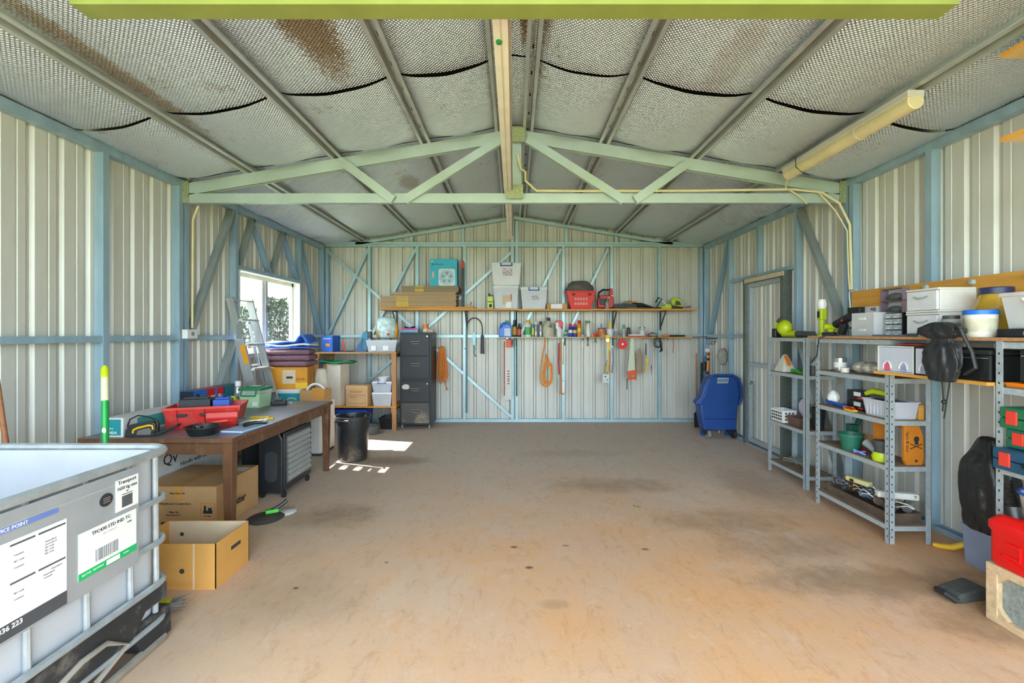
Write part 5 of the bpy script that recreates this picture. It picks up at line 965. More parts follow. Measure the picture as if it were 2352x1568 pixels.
o = crumple('work_gloves', 'pair of limp beige work gloves hung beside the hand saw', (hx(1469), YH, hz(856)), (.13, .05, .37), M('glove_beige', '#a2917c', .9), 'gloves', seed=21, shape=lambda v: (.9-.2*math.sin(3*v)) if v < .6 else .9-1.6*(v-.6))
t = thing('pruning_saw', 'curved pruning saw with yellow handle hung under the low shelf', 'saw', (hx(1484), YH-.01, hz(857))); MB().prism([(-.0, .52), (.015, .52), (.04, .4), (.038, .24), (.01, .2), (.008, .3), (.02, .42)], -.003, .003).go('blade', SILV, t); MB().prism([(-.015, .22), (.035, .22), (.02, .12), (-.005, .03), (-.04, .0), (-.045, .025), (-.012, .06), (0, .13)], -.01, .01).go('handle', YEL, t, bevel=.003); MB().box(-.012, -.002, .28, .002, .002, .46).go('spare_blade', BLACK, t); hook(t, .008, .53, .01, .1)
t = thing('steel_file', 'slim steel file with black tip hung on the back wall', 'file', (hx(1498), YH+.04, hz(862))); MB().prism([(-.01, .15), (.006, .15), (.004, .44), (-.008, .44)], -.003, .003).go('blade', SILV, t); MB().prism([(-.005, .15), (.006, .15), (.002, .0)], -.005, .005).go('tip', BLACK, t); MB().tube([(-.002, 0, .435), (-.002, 0, .575)], .0025, 5).go('hanging_wire', BRK, t)
t = thing('black_cord_coil', 'tangled black cord coil hung at the end of the low shelf', 'cord', (hx(1510), YH-.03, hz(808))); MB().tube([(.05*math.cos(a*.75)+.002*a-.03, .004*(a % 4), .14+.075*math.sin(a*.75)) for a in range(26)], .005, 6).go('coil', BLACKR, t, smooth=True); MB().tube([(.04, 0, .12), (.05, 0, .05), (.03, 0, .0), (.06, 0, .02), (.05, 0, .09)], .013, 7).go('plug_tail', BLACK, t, smooth=True); hook(t, -.02, .235, 0, .1)
t = thing('cream_hook', 'small cream bent wire hook hung beside the black cord', 'hook', (hx(1532), YH, hz(798))); MB().tube([(.008, 0, .12), (.0, 0, .05), (-.008, 0, 0)], .005, 6).go('wire', CREAM, t); hook(t, .008, .14, 0, .1)
t = thing('red_tie_strap', 'thin red strap hanging at the end of the low shelf', 'strap', (hx(1546), YH, hz(810))); MB().tube([(.0, 0, .22), (.008, 0, .1), (-.004, 0, 0)], .005, 6).go('strap', M('thin_red', '#b0482e', .6), t); hook(t, 0, .23, 0, .1)

# ================================================================ long-handled tools and blue cart in the back right corner
def pole(name, label, cat, a, c, r, m, extra=None, rz=0):
    base = V(*a); t = thing(name, label, cat, a); d = V(*c)-base
    MB().cyl((0, 0, 0), d, r, 10).go('shaft', m, t, smooth=True)
    if extra: extra(t, d)
    return t
def rake(t, d): MB().box(-.15, -.02, -.0, .15, .02, .03).go('head', BLACK, t)
pole('wooden_rake', 'long wooden handled rake in the back corner', 'rake', (px(1597, 6.9), 6.85, 0), (px(1601, 6.98), 7.0, 1.3), .013, M('pole_brown', '#b36f3a', .6, 0, .2), lambda t, d: MB().cyl(d*.84, d, .0135, 10).go('grip', KRAFTL, t))
def prun(t, d):
    for f0, f1 in ((.68, .72), (.86, .89), (.93, .95)): MB().cyl(d*f0, d*f1, .022, 10).go('collar', BLACK, t)
    MB().cbox(d+V(-.02, 0, -.01), (.06, .04, .05)).go('white_head', WHITE, t, bevel=.006)
pole('orange_pruner', 'orange telescopic pole with black collars behind the blue cart', 'pole', (px(1616, 6.75), 6.7, 0), (px(1632, 6.75), 6.82, pz(803, 6.75)), .017, M('pole_orange', '#ef8a1e', .45), prun)
pole('dark_spade', 'dark spade standing behind the blue cart', 'spade', (px(1608, 6.8), 6.78, 0), (px(1618, 6.85), 6.95, .95), .016, M('spade_dark', '#2b211b', .7), lambda t, d: MB().prism([(-.09, .0), (.09, .0), (.1, .2), (.03, .28), (-.03, .28), (-.1, .2)], -.006, .006).go('blade', BLACKR, t))
pole('blue_shaft_tool', 'blue and black shafted tool behind the orange pole', 'garden tool', (px(1626, 6.9), 6.85, 0), (px(1622, 6.95), 7.0, 1.05), .015, M('shaft_blue', '#2a7bb0', .5), lambda t, d: MB().cbox(d*.85, (.08, .05, .14)).cbox(d*.5, (.09, .06, .3)).go('housing', BLACK, t, bevel=.015))
def mop(t, d):
    b = MB(); rnd = random.Random(8)
    b.ball(d+V(0, -.02, -.04), .075, 16, 10, (1, .6, 1.55), .1, 4); b.go('fleece', M('fleece', '#a39c93', .95, 0, .3, 40, bump=.6, bs=90), t, smooth='all')
pole('fleece_mop', 'grey fleece mop standing upside down behind the blue cart', 'mop', (px(1650, 6.42), 6.40, 0), (px(1658, 6.42), 6.42, pz(812, 6.42)), .014, M('mop_pole', '#9fb6c2', .4, .3), mop)
t = thing('wire_basket', 'dark net basket under the girt in the back corner', 'basket', (px(1651, 6.9), 6.95, pz(792, 6.9))); MB().tube([(x, y, .1) for x, y in rrect(.14, .1, .03, 3)], .006, 6, closed=True).go('rim', BLACK, t)
for k in range(6): MB().tube([(-.125+.05*k, -.1, .1), (-.12+.048*k, -.07, .01), (-.12+.048*k, .07, .01), (-.125+.05*k, .1, .1)], .0035, 5).go('wire', BLACK, t)
MB().tube([(-.12, -.085, .05), (.12, -.085, .05)], .0035, 5).go('wire', BLACK, t); MB().tube([(.0, .1, .1), (.0, .22, .1)], .006, 5).go('arm', BLACK, t)
# the cart
t = thing('blue_cart', 'deep blue plastic garden cart on wheels standing upright in the corner', 'garden cart', (px(1658, 6.05), 6.08, 0)); CB = M('cart_blue', '#1f4a90', .42, 0, .1, 3, dirt='#15306a', dscale=2, damt=.5)
o1 = [(-.22, .10), (.2, .10), (.235, .45), (.262, .55), (.255, .68), (.225, .78), (.16, .83), (-.08, .83), (-.155, .79), (-.2, .7), (-.24, .55), (-.31, .46), (-.27, .43), (-.255, .3)]
MB().prism(o1, -.0, .2).go('tub', CB, t, bevel=.02)
MB().tube([(-.325, .0, .455), (-.255, -.012, .545), (-.21, -.012, .7), (-.165, -.012, .8), (-.085, -.012, .84), (.16, -.012, .84), (.235, -.012, .79), (.265, -.012, .68), (.272, -.012, .55), (.245, 0, .44)], .017, 8).go('rim', CB, t, smooth=True)
MB().box(-.215, -.006, .255, .21, .0, .26).go('seam', M('cart_seam', '#152c6a', .5), t); MB().prism([(-.21, .11), (.19, .11), (.2, .25), (-.235, .25)], -.012, 0).go('lower_panel', CB, t, bevel=.006)
MB().tube([(-.055, -.014, .74), (-.05, -.014, .8), (.095, -.014, .8), (.085, -.014, .74)], .008, 6, closed=True).go('handle_frame', KRAFTL, t, smooth=True); MB().box(-.045, -.008, .745, .085, -.001, .795).go('handle_opening', M('opening_shade', '#5f8fae', .5), t)
for x in (-.17, .17): MB().cyl((x-.02, .0, .055), (x+.02, .0, .055), .055, 14).go('wheel', BLACKR if x > 0 else M('wheel_grey', '#8a8a86', .5), t, smooth=True); MB().box(x-.03, -.02, .05, x+.03, .12, .11).go('wheel_fork', BLACK, t)
for x in (-.17, .17): MB().box(x-.03, .15, 0, x+.03, .19, .12).go('rear_foot', CB, t)
# ================================================================ steel shelving along the right wall
def lpost(b, x, y, z0, z1, sx, sy, w=.036, t=.0025):
    b.box(x, y, z0, x+sx*w, y+sy*t, z1); b.box(x, y, z0, x+sx*t, y+sy*w, z1); return b
def unit(label, x0, x1, y0, y1, levels, top, boardm=None, holes=False, short=None):
    t = thing('steel_shelving', label, 'shelving', ((x0+x1)/2, (y0+y1)/2, 0)); cx_, cy_ = (x0+x1)/2, (y0+y1)/2; a, b_ = (x1-x0)/2, (y1-y0)/2
    for sx in (-1, 1):
        for sy in (-1, 1):
            p = lpost(MB(), sx*a, sy*b_, 0, short if (short and sx < 0 and sy < 0) else top, -sx, -sy).go('post', GALV, t)
            if holes and sx < 0:
                hb = MB()
                for k in range(int((short if (short and sy < 0) else top)/.05)-1): hb.box(-a+.014, sy*b_+(.0002 if sy > 0 else -.0006), .04+k*.05, -a+.022, sy*b_+(.0006 if sy > 0 else -.0002), .052+k*.05).box(-a-.0006, sy*b_-sy*.022, .04+k*.05, -a-.0002, sy*b_-sy*.014, .052+k*.05)
                ho = hb.go('post_holes', DARKC, p); ho['kind'] = 'stuff'
    for z in levels:
        r = MB().box(-a+.003, -b_+.003, z-.004, a-.003, b_-.003, z).go('shelf_panel', boardm or GALV, t)
        for s in (-1, 1): MB().box(-a+.003, s*(b_-.003)-.001, z-.035, a-.003, s*(b_-.003)+.001, z-.0045).go('end_rail', GALV, r); MB().box(s*(a-.003)-.001, -b_+.003, z-.035, s*(a-.003)+.001, b_-.003, z-.0045).go('side_rail', GALV, r)
    return t
SHB = M('shelf_brown', '#8d7862', .7, .1, .25, 8)
unit('smaller steel shelving unit beside the side door', 2.6, 2.88, 4.06, 4.66, (.12, .525, 1.02, 1.358), 1.36, SHB)
unit('steel shelving unit holding the pots, sander and scrap tray', 2.49, 2.77, 3.02, 3.76, (.12, .515, .82, 1.10, 1.358), 1.36, SHB, True, 1.128)
unit('steel shelving unit holding the green cases near the red fuel can', 2.48, 2.76, 1.66, 2.345, (.46, .72, 1.128, 1.358), 1.36, SHB, True)
# boards laid over the shelving
tb2 = MB().box(2.47, 2.0, 1.3605, 2.83, 3.83, 1.378).go('shelf_top_board', CHIP); tag(tb2, 'long chipboard top laid over the steel shelving', 'board')
mb2 = thing('bridge_board', 'orange board bridging between the two larger steel shelving units', 'board', (2.6, 2.68, 1.1285)); MB().box(-.16, -.33, 0, .128, .41, .017).go('board', TIMB, mb2)
bb = thing('back_board', 'orange plywood board bolted to the wall above the shelving', 'board', (2.962, 3.0, 1.45)); MB().box(0, -1.0, 0, .017, .99, .315).go('board', TIMB, bb)
for y in (-.0, -.33, .33): MB().lathe([(.0, -.02), (.014, -.018), (.02, -.008), (.022, 0)], 10, (0, y-.06, .28), axis='x').go('bolt', GALV, bb)
ZT = 1.3785
def rx(p, X): return X*F/(p-CX)      # distance along the wall for a point at column p on plane X
# ---- top of small unit
t = thing('leaf_blower', 'lime leaf blower with black nozzle tube on the small shelving', 'leaf blower', (2.68, 4.52, 1.3585), 0)
MB().ball((0, -.01, .095), .078, 16, 10, (.85, 1.0, 1.0)).go('fan_housing', LIME, t, smooth=True); MB().tube([(0, .12, .03), (0, .135, .09), (0, .1, .155)], .022, 8).go('rear_grip', LIME, t, smooth=True); MB().tube([(0, .1, .155), (0, .05, .185), (0, -.01, .18)], .021, 8).go('handle', M('blower_grey', '#5a5a4a', .5), t, smooth=True); MB().box(-.04, .08, 0, .04, .15, .09).go('battery', BLACK, t, bevel=.008); MB().cyl((0, 0, .036), (0, -.22, .034), .034, 14).go('lime_tube', LIME, t, smooth=True); MB().cyl((0, -.22, .034), (-.01, -.46, .03), .032, 14, .028).go('black_tube', DGREY, t, smooth=True)
t = thing('lime_work_light', 'lime cordless work light with white lamp head standing by the brace', 'work light', (2.76, 3.93, 1.3585 if False else 1.3785-.001), 0)
t.location = (2.78, 4.11, 1.3585); MB().lathe([(.045, 0), (.05, .01), (.045, .03), (.026, .04), (.024, .17)], 14).go('grip', LIME, t, smooth=True); MB().box(-.028, -.03, .16, .028, .03, .26).go('head', LIME, t, bevel=.01); MB().box(-.032, -.012, .18, -.026, .02, .24).go('switch', BLACK, t, bevel=.003); MB().lathe([(.03, .26), (.04, .3), (.03, .345), (.0, .35)], 16).go('lamp_lens', M('lamp_white', '#f2f2f0', .3), t, smooth=True)
t = thing('lime_drill', 'small lime and black drill driver on the chipboard top', 'drill', (2.6, 3.68, ZT), .6); MB().cyl((0, -.09, .075), (0, .07, .075), .026, 12).go('motor', LIME, t, smooth=True); MB().cyl((0, -.14, .075), (0, -.09, .075), .014, 10, .022).go('chuck', SILV, t, smooth=True); MB().bar((0, .02, .065), (0, .04, .03), .03, .04).go('grip', LIME, t, bevel=.006); MB().box(-.03, -.0, 0, .03, .09, .03).go('battery', BLACK, t, bevel=.004)
t = thing('black_heat_gun', 'black heat gun with cord standing on the chipboard top', 'heat gun', (2.55, 3.545, ZT), 0); MB().bar((0, .0, .012), (.0, -.035, .1), .045, .05).go('grip', BLACK, t, bevel=.01); MB().cyl((0, .06, .09), (0, -.1, .15), .03, 12).go('barrel', BLACK, t, smooth=True); MB().ball((-.034, -.05, .12), .007).go('red_button', RED, t); MB().tube([(0, .02, .01), (-.07, .06, .005), (-.11, .1, -.02), (-.112, .12, -.16), (-.102, .2, -.22)], .005, 6).go('cord', BLACKR, t, smooth=True)
t = thing('wall_power_board', 'white wall power board with black adaptor on the orange back board', 'power board', (2.95, 3.79, 1.56)); MB().box(-.025, -.13, 0, .01, .13, .06).go('strip', WHITE, t, bevel=.006); MB().box(-.075, .0, -.01, -.026, .14, .06).go('adaptor', BLACK, t, bevel=.006); MB().lathe([(.016, 0), (.016, -.006), (0, -.006)], 12, (-.026, -.1, .035), axis='x').go('round_socket', GREY, t); MB().box(-.03, -.08, .03, -.026, -.06, .045).go('red_switch', RED, t); MB().tube([(-.02, .13, .03), (0, .2, .06), (.004, .22, .16), (-.01, .2, .2), (-.02, .1, .21)], .005, 6).go('lead', CREAM, t, smooth=True)
t = thing('clear_small_drawers', 'little clear two-drawer box on the chipboard top', 'drawer box', (2.62, 3.325, ZT)); MB().taper(.075, .105, .075, .105, 0, .17, wall=.004).go('shell', CLEAR, t)
for z in (.008, .09):
    d = MB().box(-.072, -.1, z, .07, .1, z+.07).go('drawer', M('drawer_clear', '#e4dcdc', .3, alpha=.32), t); MB().box(-.079, -.03, z+.03, -.073, .03, z+.045).go('pull', WHITE, d)
t = thing('small_parts_organiser', 'black organiser with rows of small clear drawers on the chipboard top', 'drawer box', (2.66, 3.13, ZT)); MB().box(-.05, -.07, 0, .09, .07, .165).go('case', BLACK, t, bevel=.004)
for r in range(4):
    for c in range(2): d = MB().box(-.06, -.066+c*.068, .008+r*.039, -.049, -.004+c*.068, .04+r*.039).go('drawer', M('drawer_smoke', '#aeb7bb', .3, 0, .5, 50), t); MB().box(-.064, -.045+c*.068, .012+r*.039, -.06, -.025+c*.068, .018+r*.039).go('pull', WHITE, d)
t = thing('grey_flat_tool', 'flat grey steel square before the black organiser', 'square', (2.53, 3.05, ZT)); MB().box(-.03, -.15, 0, .02, .13, .012).go('blade', M('slate', '#6d7883', .5, .3), t, bevel=.002); MB().box(-.035, -.17, 0, .03, -.15, .02).go('stock', DGREY, t)
ra = thing('pigeonhole_rack', 'small clear two-tier pigeonhole rack on the orange back board', 'rack', (2.93, 3.5, 1.545)); MB().box(.028, -.1, 0, .031, .1, .2).go('back', CLEAR, ra)
for z in (0, .1, .195): MB().box(-.03, -.1, z, .028, .1, z+.005).go('tier', M('rack_mauve', '#8c7a86', .4, alpha=.8), ra)
for y in (-.1, .095): MB().box(-.03, y, .005, .028, y+.005, .195).go('end_panel', 'rack_mauve', ra)
for z in (.006, .106): crumple('oddments', None, (0, .0, z), (.05, .14, .06), M('oddments_grey', '#6f7370', .6, .2, .5, 30), seed=int(z*100)+3, ss=0).parent = ra
# big white drawers
for k, z in enumerate((ZT, ZT+.151)):
    t = thing('white_drawer_unit', ('lower', 'upper')[k]+' translucent white drawer unit on the chipboard top', 'drawer box', (2.67, 2.86, z), 0, 'translucent white drawer units'); MB().box(-.11, -.115, 0, .12, .115, .012).box(-.11, -.115, .136, .12, .115, .149).box(-.1, .108, .012, .12, .115, .136).box(-.1, -.115, .012, .12, -.108, .136).box(.113, -.108, .012, .12, .108, .136).go('case', M('drawer_white', '#e6e5df', .4, alpha=.93), t, bevel=.003); d = MB().box(-.112, -.106, .014, .1, .106, .134).go('drawer', M('drawer_pearl', '#dcdde0', .35, 0, .12, 9), t, bevel=.005); MB().tube([(-.114, -.05, .1), (-.12, -.02, .088), (-.12, .02, .088), (-.114, .05, .1)], .005, 6).go('pull', M('pull_grey', '#a9b0b4', .4), d, smooth=True)
jar('nail_jar', 'glass jar of nails with dark lid before the white drawers', (2.56, 2.665, ZT), .043, .125, GLASS, DGREY, M('nails_fill', '#9aa19a', .4, .5, .8, 60), .9)
t = thing('blue_lid_tub', 'round white tub with a bright blue lid on the chipboard top', 'tub', (2.542, 2.48, ZT)); MB().lathe([(.058, 0), (.064, .01), (.07, .125), (.07, .13)], 24).go('body', M('tub_cream', '#e3e0d4', .45), t, smooth=True); MB().lathe([(.073, .122), (.074, .145), (.068, .148)], 24).go('lid', M('lid_blue', '#1d6fd6', .4), t, smooth=True); MB().lathe([(.0655, .03), (.0695, .1), (.0692, .1)], 24).go('label_band', M('tub_label', '#d2cdb6', .5, 0, .3, 12), t, smooth=True)
t = thing('mustard_jar', 'large jar of yellow mustard with navy lid behind the white tub', 'jar', (2.722, 2.57, ZT)); MB().lathe([(.09, 0), (.1, .012), (.1, .15), (.085, .2), (.068, .235), (.066, .25)], 26).go('glass', M('jar_amber', '#c29a32', .12, 0, .2, 6), t, smooth=True); MB().lathe([(.073, .242), (.074, .275), (.068, .28)], 24).go('lid', M('lid_navy', '#232a52', .4), t, smooth=True); MB().sheet(lambda u, v: (-.1015*math.cos((u-.5)*1.5-.75), -.1015*math.sin((u-.5)*1.5+.75), .07+.085*v), 12, 3).go('label', M('jar_label', '#22382e', .5, 0, .3, 20), t, smooth='all'); MB().ball((-.075, -.07, .118), .028, s=(.3, 1, .55)).go('green_badge', M('badge_green', '#1f9a5c', .4), t, smooth=True)
t = thing('clear_food_bin', 'big clear plastic bin with lid at the near end of the chipboard top', 'storage tub', (2.66, 2.25, ZT+.045)); MB().taper(.105, .1, .12, .125, 0, .17, wall=.003).go('body', CLEAR, t, bevel=.006); MB().taper(.128, .133, .125, .13, .165, .185).go('lid', M('lid_frost', '#e5e0de', .3, alpha=.8), t, bevel=.004); MB().taper(.09, .085, .1, .1, .005, .1).go('contents', M('bin_beige', '#d8cfc6', .6), t); MB().tube([(-.125, .02, .15), (-.128, -.03, .1), (-.128, -.08, .03)], .006, 6).go('painted_glint', WHITE, t)  # thin white tube on the bin wall is a modelled glint
t = thing('black_tray_case', 'flat black tray under the clear plastic bin', 'tray', (2.64, 2.24, ZT)); MB().box(-.13, -.15, 0, .14, .13, .044).go('tray', BLACK, t, bevel=.006); MB().box(-.134, -.1, .012, -.13, .0, .03).go('label', SILV, t)
# ---- dry bag hanging over the edge
t = thing('black_dry_bag', 'black roll-top bag hanging over the chipboard edge', 'bag', (2.415, 2.57, 1.0)); BB = M('bag_black', '#26282b', .5, 0, .2, 8, bump=1.0, bs=14)
sh = lambda v: .55+.45*math.sin(PI*min(1, v*1.02))**.7 if v < .75 else .62
crumple('bag_body', None, (0, 0, .125), (.075, .215, .27), BB, seed=31, wob=.1, fold=.2, shape=lambda v: .7+.3*math.sin(PI*v) if v < .8 else .55).parent = t
crumple('rolled_top', None, (.0, .01, .365), (.08, .26, .1), BB, seed=33, wob=.14, fold=.22).parent = t
MB().tube([(-.03, -.14, .42), (-.02, -.19, .3), (-.01, -.2, .22), (0, -.13, .18)], .009, 6).go('carry_strap', BB, t, smooth=True); MB().tube([(0, .0, .14), (0, -.01, .02), (0, -.005, -.04)], .0035, 5).tube([(0, -.05, .14), (0, -.03, .02), (0, -.015, -.08)], .0035, 5).go('drawcord', BLACKR, t); MB().ball((0, -.015, .015), .014).go('cord_toggle', BLACK, t)
# ---- tier at 1.13 : clear arch drawers, black boxes
for k, (y, fm, lab) in enumerate(((2.94, WHITE, 'white framed clear drawer with pink contents on the bridging board'), (2.688, BLACK, 'black framed clear drawer with blue contents on the bridging board'))):
    t = thing('arch_drawer', lab, 'drawer box', (2.57, y, 1.146), 0, 'clear drawers on the bridging board'); t.scale = (1, 1.25 if k == 0 else 1, .9); MB().box(-.11, -.112, 0, .15, .112, .006).box(-.11, -.112, .182, .15, .112, .19).box(-.11, .106, .006, .15, .112, .182).box(-.11, -.112, .006, .15, -.106, .182).go('frame', fm, t); d = MB().box(-.108, -.105, .008, .14, .105, .18).go('drawer', M('drawer_frosted', '#d9dfee', .35, 0, .06, alpha=.88), t, bevel=.004)
    for j, yy in enumerate((.05, -.05)): MB().tube(arc((-.1095, yy, .03), .024, 0, 180, 10, 'yz', .05), .005, 6).go('arch_pull', WHITE, d, smooth=True); MB().prism([(yy-.018, .01), (yy+.018, .01), (yy+.018, .05), (yy, .072), (yy-.018, .05)], -.1095, -.1085, 'x').go('drawer_window', M('win_pink', '#ee5f86', .4) if (k, j) == (0, 0) else M('win_lilac', '#a3b0d8', .4, 0, .4, 20), d)
o = crumple('red_net_bag', 'crumpled red and grey net bag on the clear drawers', (2.56, 2.9, 1.318), (.16, .24, .02), M('net_red', '#c9523f', .7, 0, .4, 14, dirt='#d8d0c6', dscale=7, damt=.9), seed=41, ss=1)
for k, (y0, y1, lab) in enumerate(((2.37, 2.565, 'plain black box behind the hanging roll-top bag'), )):
    t = thing('black_case', lab, 'case', (2.6, (y0+y1)/2, 1.146)); w = (y1-y0)/2; MB().box(-.12, -w, 0, .14, w, .14).go('shell', BLACK, t, bevel=.008); MB().box(-.122, -w-.002, .14, .142, w+.002, .165).go('lid', BLACKR, t, bevel=.006); MB().box(-.124, -w+.01, .12, -.12, w-.01, .124).go('trim_line', SILV, t)
t = thing('black_speaker_case', 'black ribbed case on the near shelving above the orange tray', 'case', (2.62, 2.1, 1.155)); MB().box(-.1, -.2, 0, .12, .17, .17).go('shell', BLACK, t, bevel=.008); MB().box(-.103, -.19, .13, -.1, .16, .134).go('trim_line', SILV, t); MB().box(-.102, -.12, .03, -.1, .1, .1).go('front_panel', BLACKR, t)
t = thing('orange_tray', 'shallow orange tray of bits on the near shelving', 'tray', (2.62, 2.13, 1.1285)); MB().taper(.12, .18, .125, .185, 0, .022, wall=.004).go('tray', ORANGE, t, bevel=.002)
# ---- shelves of the small unit
t = thing('white_cone_bag', 'white cloth bag with an orange scraper on the small shelving', 'bag', (2.68, 4.5, 1.0205)); MB().taper(.07, .09, .015, .02, 0, .17).go('cloth', M('cloth_white', '#d9d4c6', .8), t, bevel=.012); MB().bar((-.02, -.04, .16), (-.03, -.12, .07), .03, .012).go('scraper', ORANGE, t, bevel=.004)
t = thing('green_pliers', 'bright green handled cutters on the small shelving', 'pliers', (2.67, 4.27, 1.0205)); MB().tube([(0, .1, .012), (0, .03, .02), (.0, -.02, .03)], .013, 7).tube([(-.01, .09, .03), (0, .0, .012), (.0, -.05, .01)], .013, 7).go('handles', M('grass_green2', '#2fae2f', .4), t, smooth=True); MB().bar((0, -.02, .035), (0, -.1, .05), .02, .012).go('jaws', BLACK, t)
o = MB().lathe([(.038, 0), (.044, .08), (.04, .08), (.034, .008)], 16).go('black_cup', DGREY, smooth=True, loc=(2.72, 4.14, 1.0205)); tag(o, 'small dark grey cup on the small shelving', 'cup')
jar('glass_bottle_jar', 'clear glass jar behind the dark cup on the small shelving', (2.8, 4.22, 1.0205), .04, .15, GLASS, GREY)
t = thing('white_slot_basket', 'white slotted plastic basket on the small shelving', 'basket', (2.68, 4.53, .5255)); MB().taper(.065, .1, .07, .105, 0, .12, wall=.004).go('body', WHITE, t, bevel=.004)
for r in range(3):
    for c in range(5): MB().box(-.073, -.085+c*.036, .025+r*.03, -.066, -.067+c*.036, .04+r*.03).go('slot', DARKC, t)
    for c in range(3): MB().box(-.045+c*.034, -.108, .025+r*.03, -.028+c*.034, -.101, .04+r*.03).go('slot', DARKC, t)
t = thing('lilac_plate', 'round lilac plate with dark rim standing on the small shelving', 'plate', (2.845, 4.42, .5255)); MB().lathe([(.0, 0), (.085, 0), (.09, .008), (.0, .01)], 24, (-.03, 0, .15), axis='x').go('plate', M('lilac', '#cfc3e0', .45), t, smooth=True); MB().tube([(-.028, .092*math.cos(a*PI/12), .15+.092*math.sin(a*PI/12)) for a in range(24)], .006, 6, closed=True).go('rim', DGREY, t); MB().box(-.04, -.04, 0, .0, .04, .07).go('stand', M('tub_grey', '#9a938d', .5), t)
o = MB().taper(.055, .075, .07, .1, 0, .085, wall=.004).go('brown_basin', M('basin_brown', '#6d5348', .5, 0, .15), bevel=.006, loc=(2.70, 4.305, .5255)); tag(o, 'small brown basin on the small shelving', 'basin')
t = thing('dark_bucket', 'dark grey bucket at the near end of the small shelving', 'bucket', (2.75, 4.12, .5255)); t.location = (2.76, 4.13, .5255); MB().lathe([(.045, 0), (.06, .2), (.056, .2), (.042, .01)], 20).go('pail', BLACK, t, smooth=True); MB().tube(arc((0, 0, .19), .06, 0, 180, 10, 'xz', .05), .004, 5).go('bail', DGREY, t)
t = thing('wire_tangle', 'pale tangle of thin wire on the bottom of the small shelving', 'wire', (2.74, 4.4, .1205)); rnd = random.Random(3); MB().tube([(rnd.uniform(-.08, .08), rnd.uniform(-.16, .16), rnd.uniform(.01, .07)) for k in range(24)], .004, 5).go('wire', M('wire_pale', '#a5a69c', .5, .3), t, smooth=True); MB().ball((.03, .05, .03), .03, wob=.2).go('plug', GREY, t)
# ---- shelves of the large unit
t = thing('silver_tin', 'plain silver tin on the upper tier of the large shelving', 'tin', (2.58, 3.6, 1.1005)); MB().lathe([(.042, 0), (.043, .005), (.043, .105), (.04, .108)], 20).go('can', SILV, t, smooth=True); MB().lathe([(.0435, .03), (.0437, .031), (.0437, .07), (.0435, .071)], 20).go('band', WHITE, t)
t = thing('foil_packets', 'row of silvery printed packets on the upper tier of the large shelving', 'packets', (2.62, 3.32, 1.1005))
for k in range(3): crumple('packet', None, (0, -.08+.09*k, 0), (.14, .09, .09), M('packet_print', '#c9c2b4', .45, .2, .4, 14, dirt='#b86f86', dscale=9, damt=.8), seed=50+k, wob=.08).parent = t
o = MB().cyl((0, 0, 0), (0, 0, .03), .028, 14).cyl((0, 0, .03), (0, 0, .036), .029, 14).go('purple_lid_pot', M('pot_cream', '#e6dfd6', .45), smooth=True, loc=(2.53, 3.48, 1.1005)); tag(o, 'tiny cream pot on the upper tier of the large shelving', 'pot')
t = thing('drill_bit_packs', 'pair of black printed cards on the middle tier of the large shelving', 'packets', (2.65, 3.44, .8205))
for k in range(2):
    c = MB().box(-.06, -.1, .0+.075*k, .04, .1, .07+.075*k).go('pack', BLACK, t); MB().box(-.0612, -.04, .03+.075*k, -.0602, .03, .06+.075*k).go('print_white', WHITE, c); MB().box(-.0612, -.06, .01+.075*k, -.0602, -.01, .022+.075*k).go('print_red', RED, c)
t = thing('blue_handle_tool', 'blue and grey handled tool on the middle tier of the large shelving', 'hand tool', (2.55, 3.63, .8205)); MB().tube([(0, .08, .03), (0, 0, .022), (0, -.13, .015)], .015, 8).go('handle', BLUE, t, smooth=True); MB().box(-.02, -.19, 0, .02, -.13, .02).go('tip', YEL, t); crumple('white_rag', None, (.03, .05, 0), (.08, .1, .12), WHITE, seed=61).parent = t
t = thing('small_packet_stack', 'small yellow and red packets on the middle tier of the large shelving', 'packets', (2.515, 3.4, .8205)); MB().box(-.02, -.05, 0, .015, .04, .012).go('packet', YEL, t); MB().box(-.015, -.03, .012, .015, .05, .022).go('packet', RED, t)
t = tub('ribbed_clear_tub', 'long ribbed clear tub on the middle tier of the large shelving', (2.61, 3.16, .8205), .2, .25, .125, 0, M('ribbed_clear', '#d8dae4', .3, 0, .05, alpha=.75), None, None, fill=M('tub_fill', '#cfc8c4', .7, 0, .3, 14))
for k in range(7): MB().box(-.096, -.1+.03*k, .015, -.09, -.095+.03*k, .105).go('rib', 'ribbed_clear', t)
MB().taper(.103, .128, .1, .126, .11, .118, wall=.006, floor=0).go('rim', 'ribbed_clear', t)
t = thing('lime_grinder', 'lime and grey hand tool lying across the ribbed tub', 'power tool', (2.6, 3.2, .94)); MB().tube([(-.02, .13, .02), (-.02, .06, .045), (-.02, -.06, .04)], [.018, .022, .02], 10).go('body', LIME, t, smooth=True); MB().box(-.04, -.06, .0, .03, .08, .022).go('battery', DGREY, t, bevel=.005)
t = thing('timber_offcut', 'short orange timber offcut behind the ribbed tub', 'timber', (2.725, 3.075, .8205)); MB().box(-.012, -.03, 0, .02, .04, .1).go('block', TIMB, t, bevel=.002); MB().box(-.013, -.025, .02, -.012, .03, .08).go('face_stamp', KRAFT, t)
t = thing('green_flower_pot', 'dark green plastic plant pot on the lower tier of the large shelving', 'plant pot', (2.56, 3.46, .5155)); PG = M('pot_green', '#226b54', .5); MB().lathe([(.055, 0), (.075, .105), (.082, .105), (.083, .125), (.076, .125), (.05, .01)], 24).go('pot', PG, t, smooth=True)
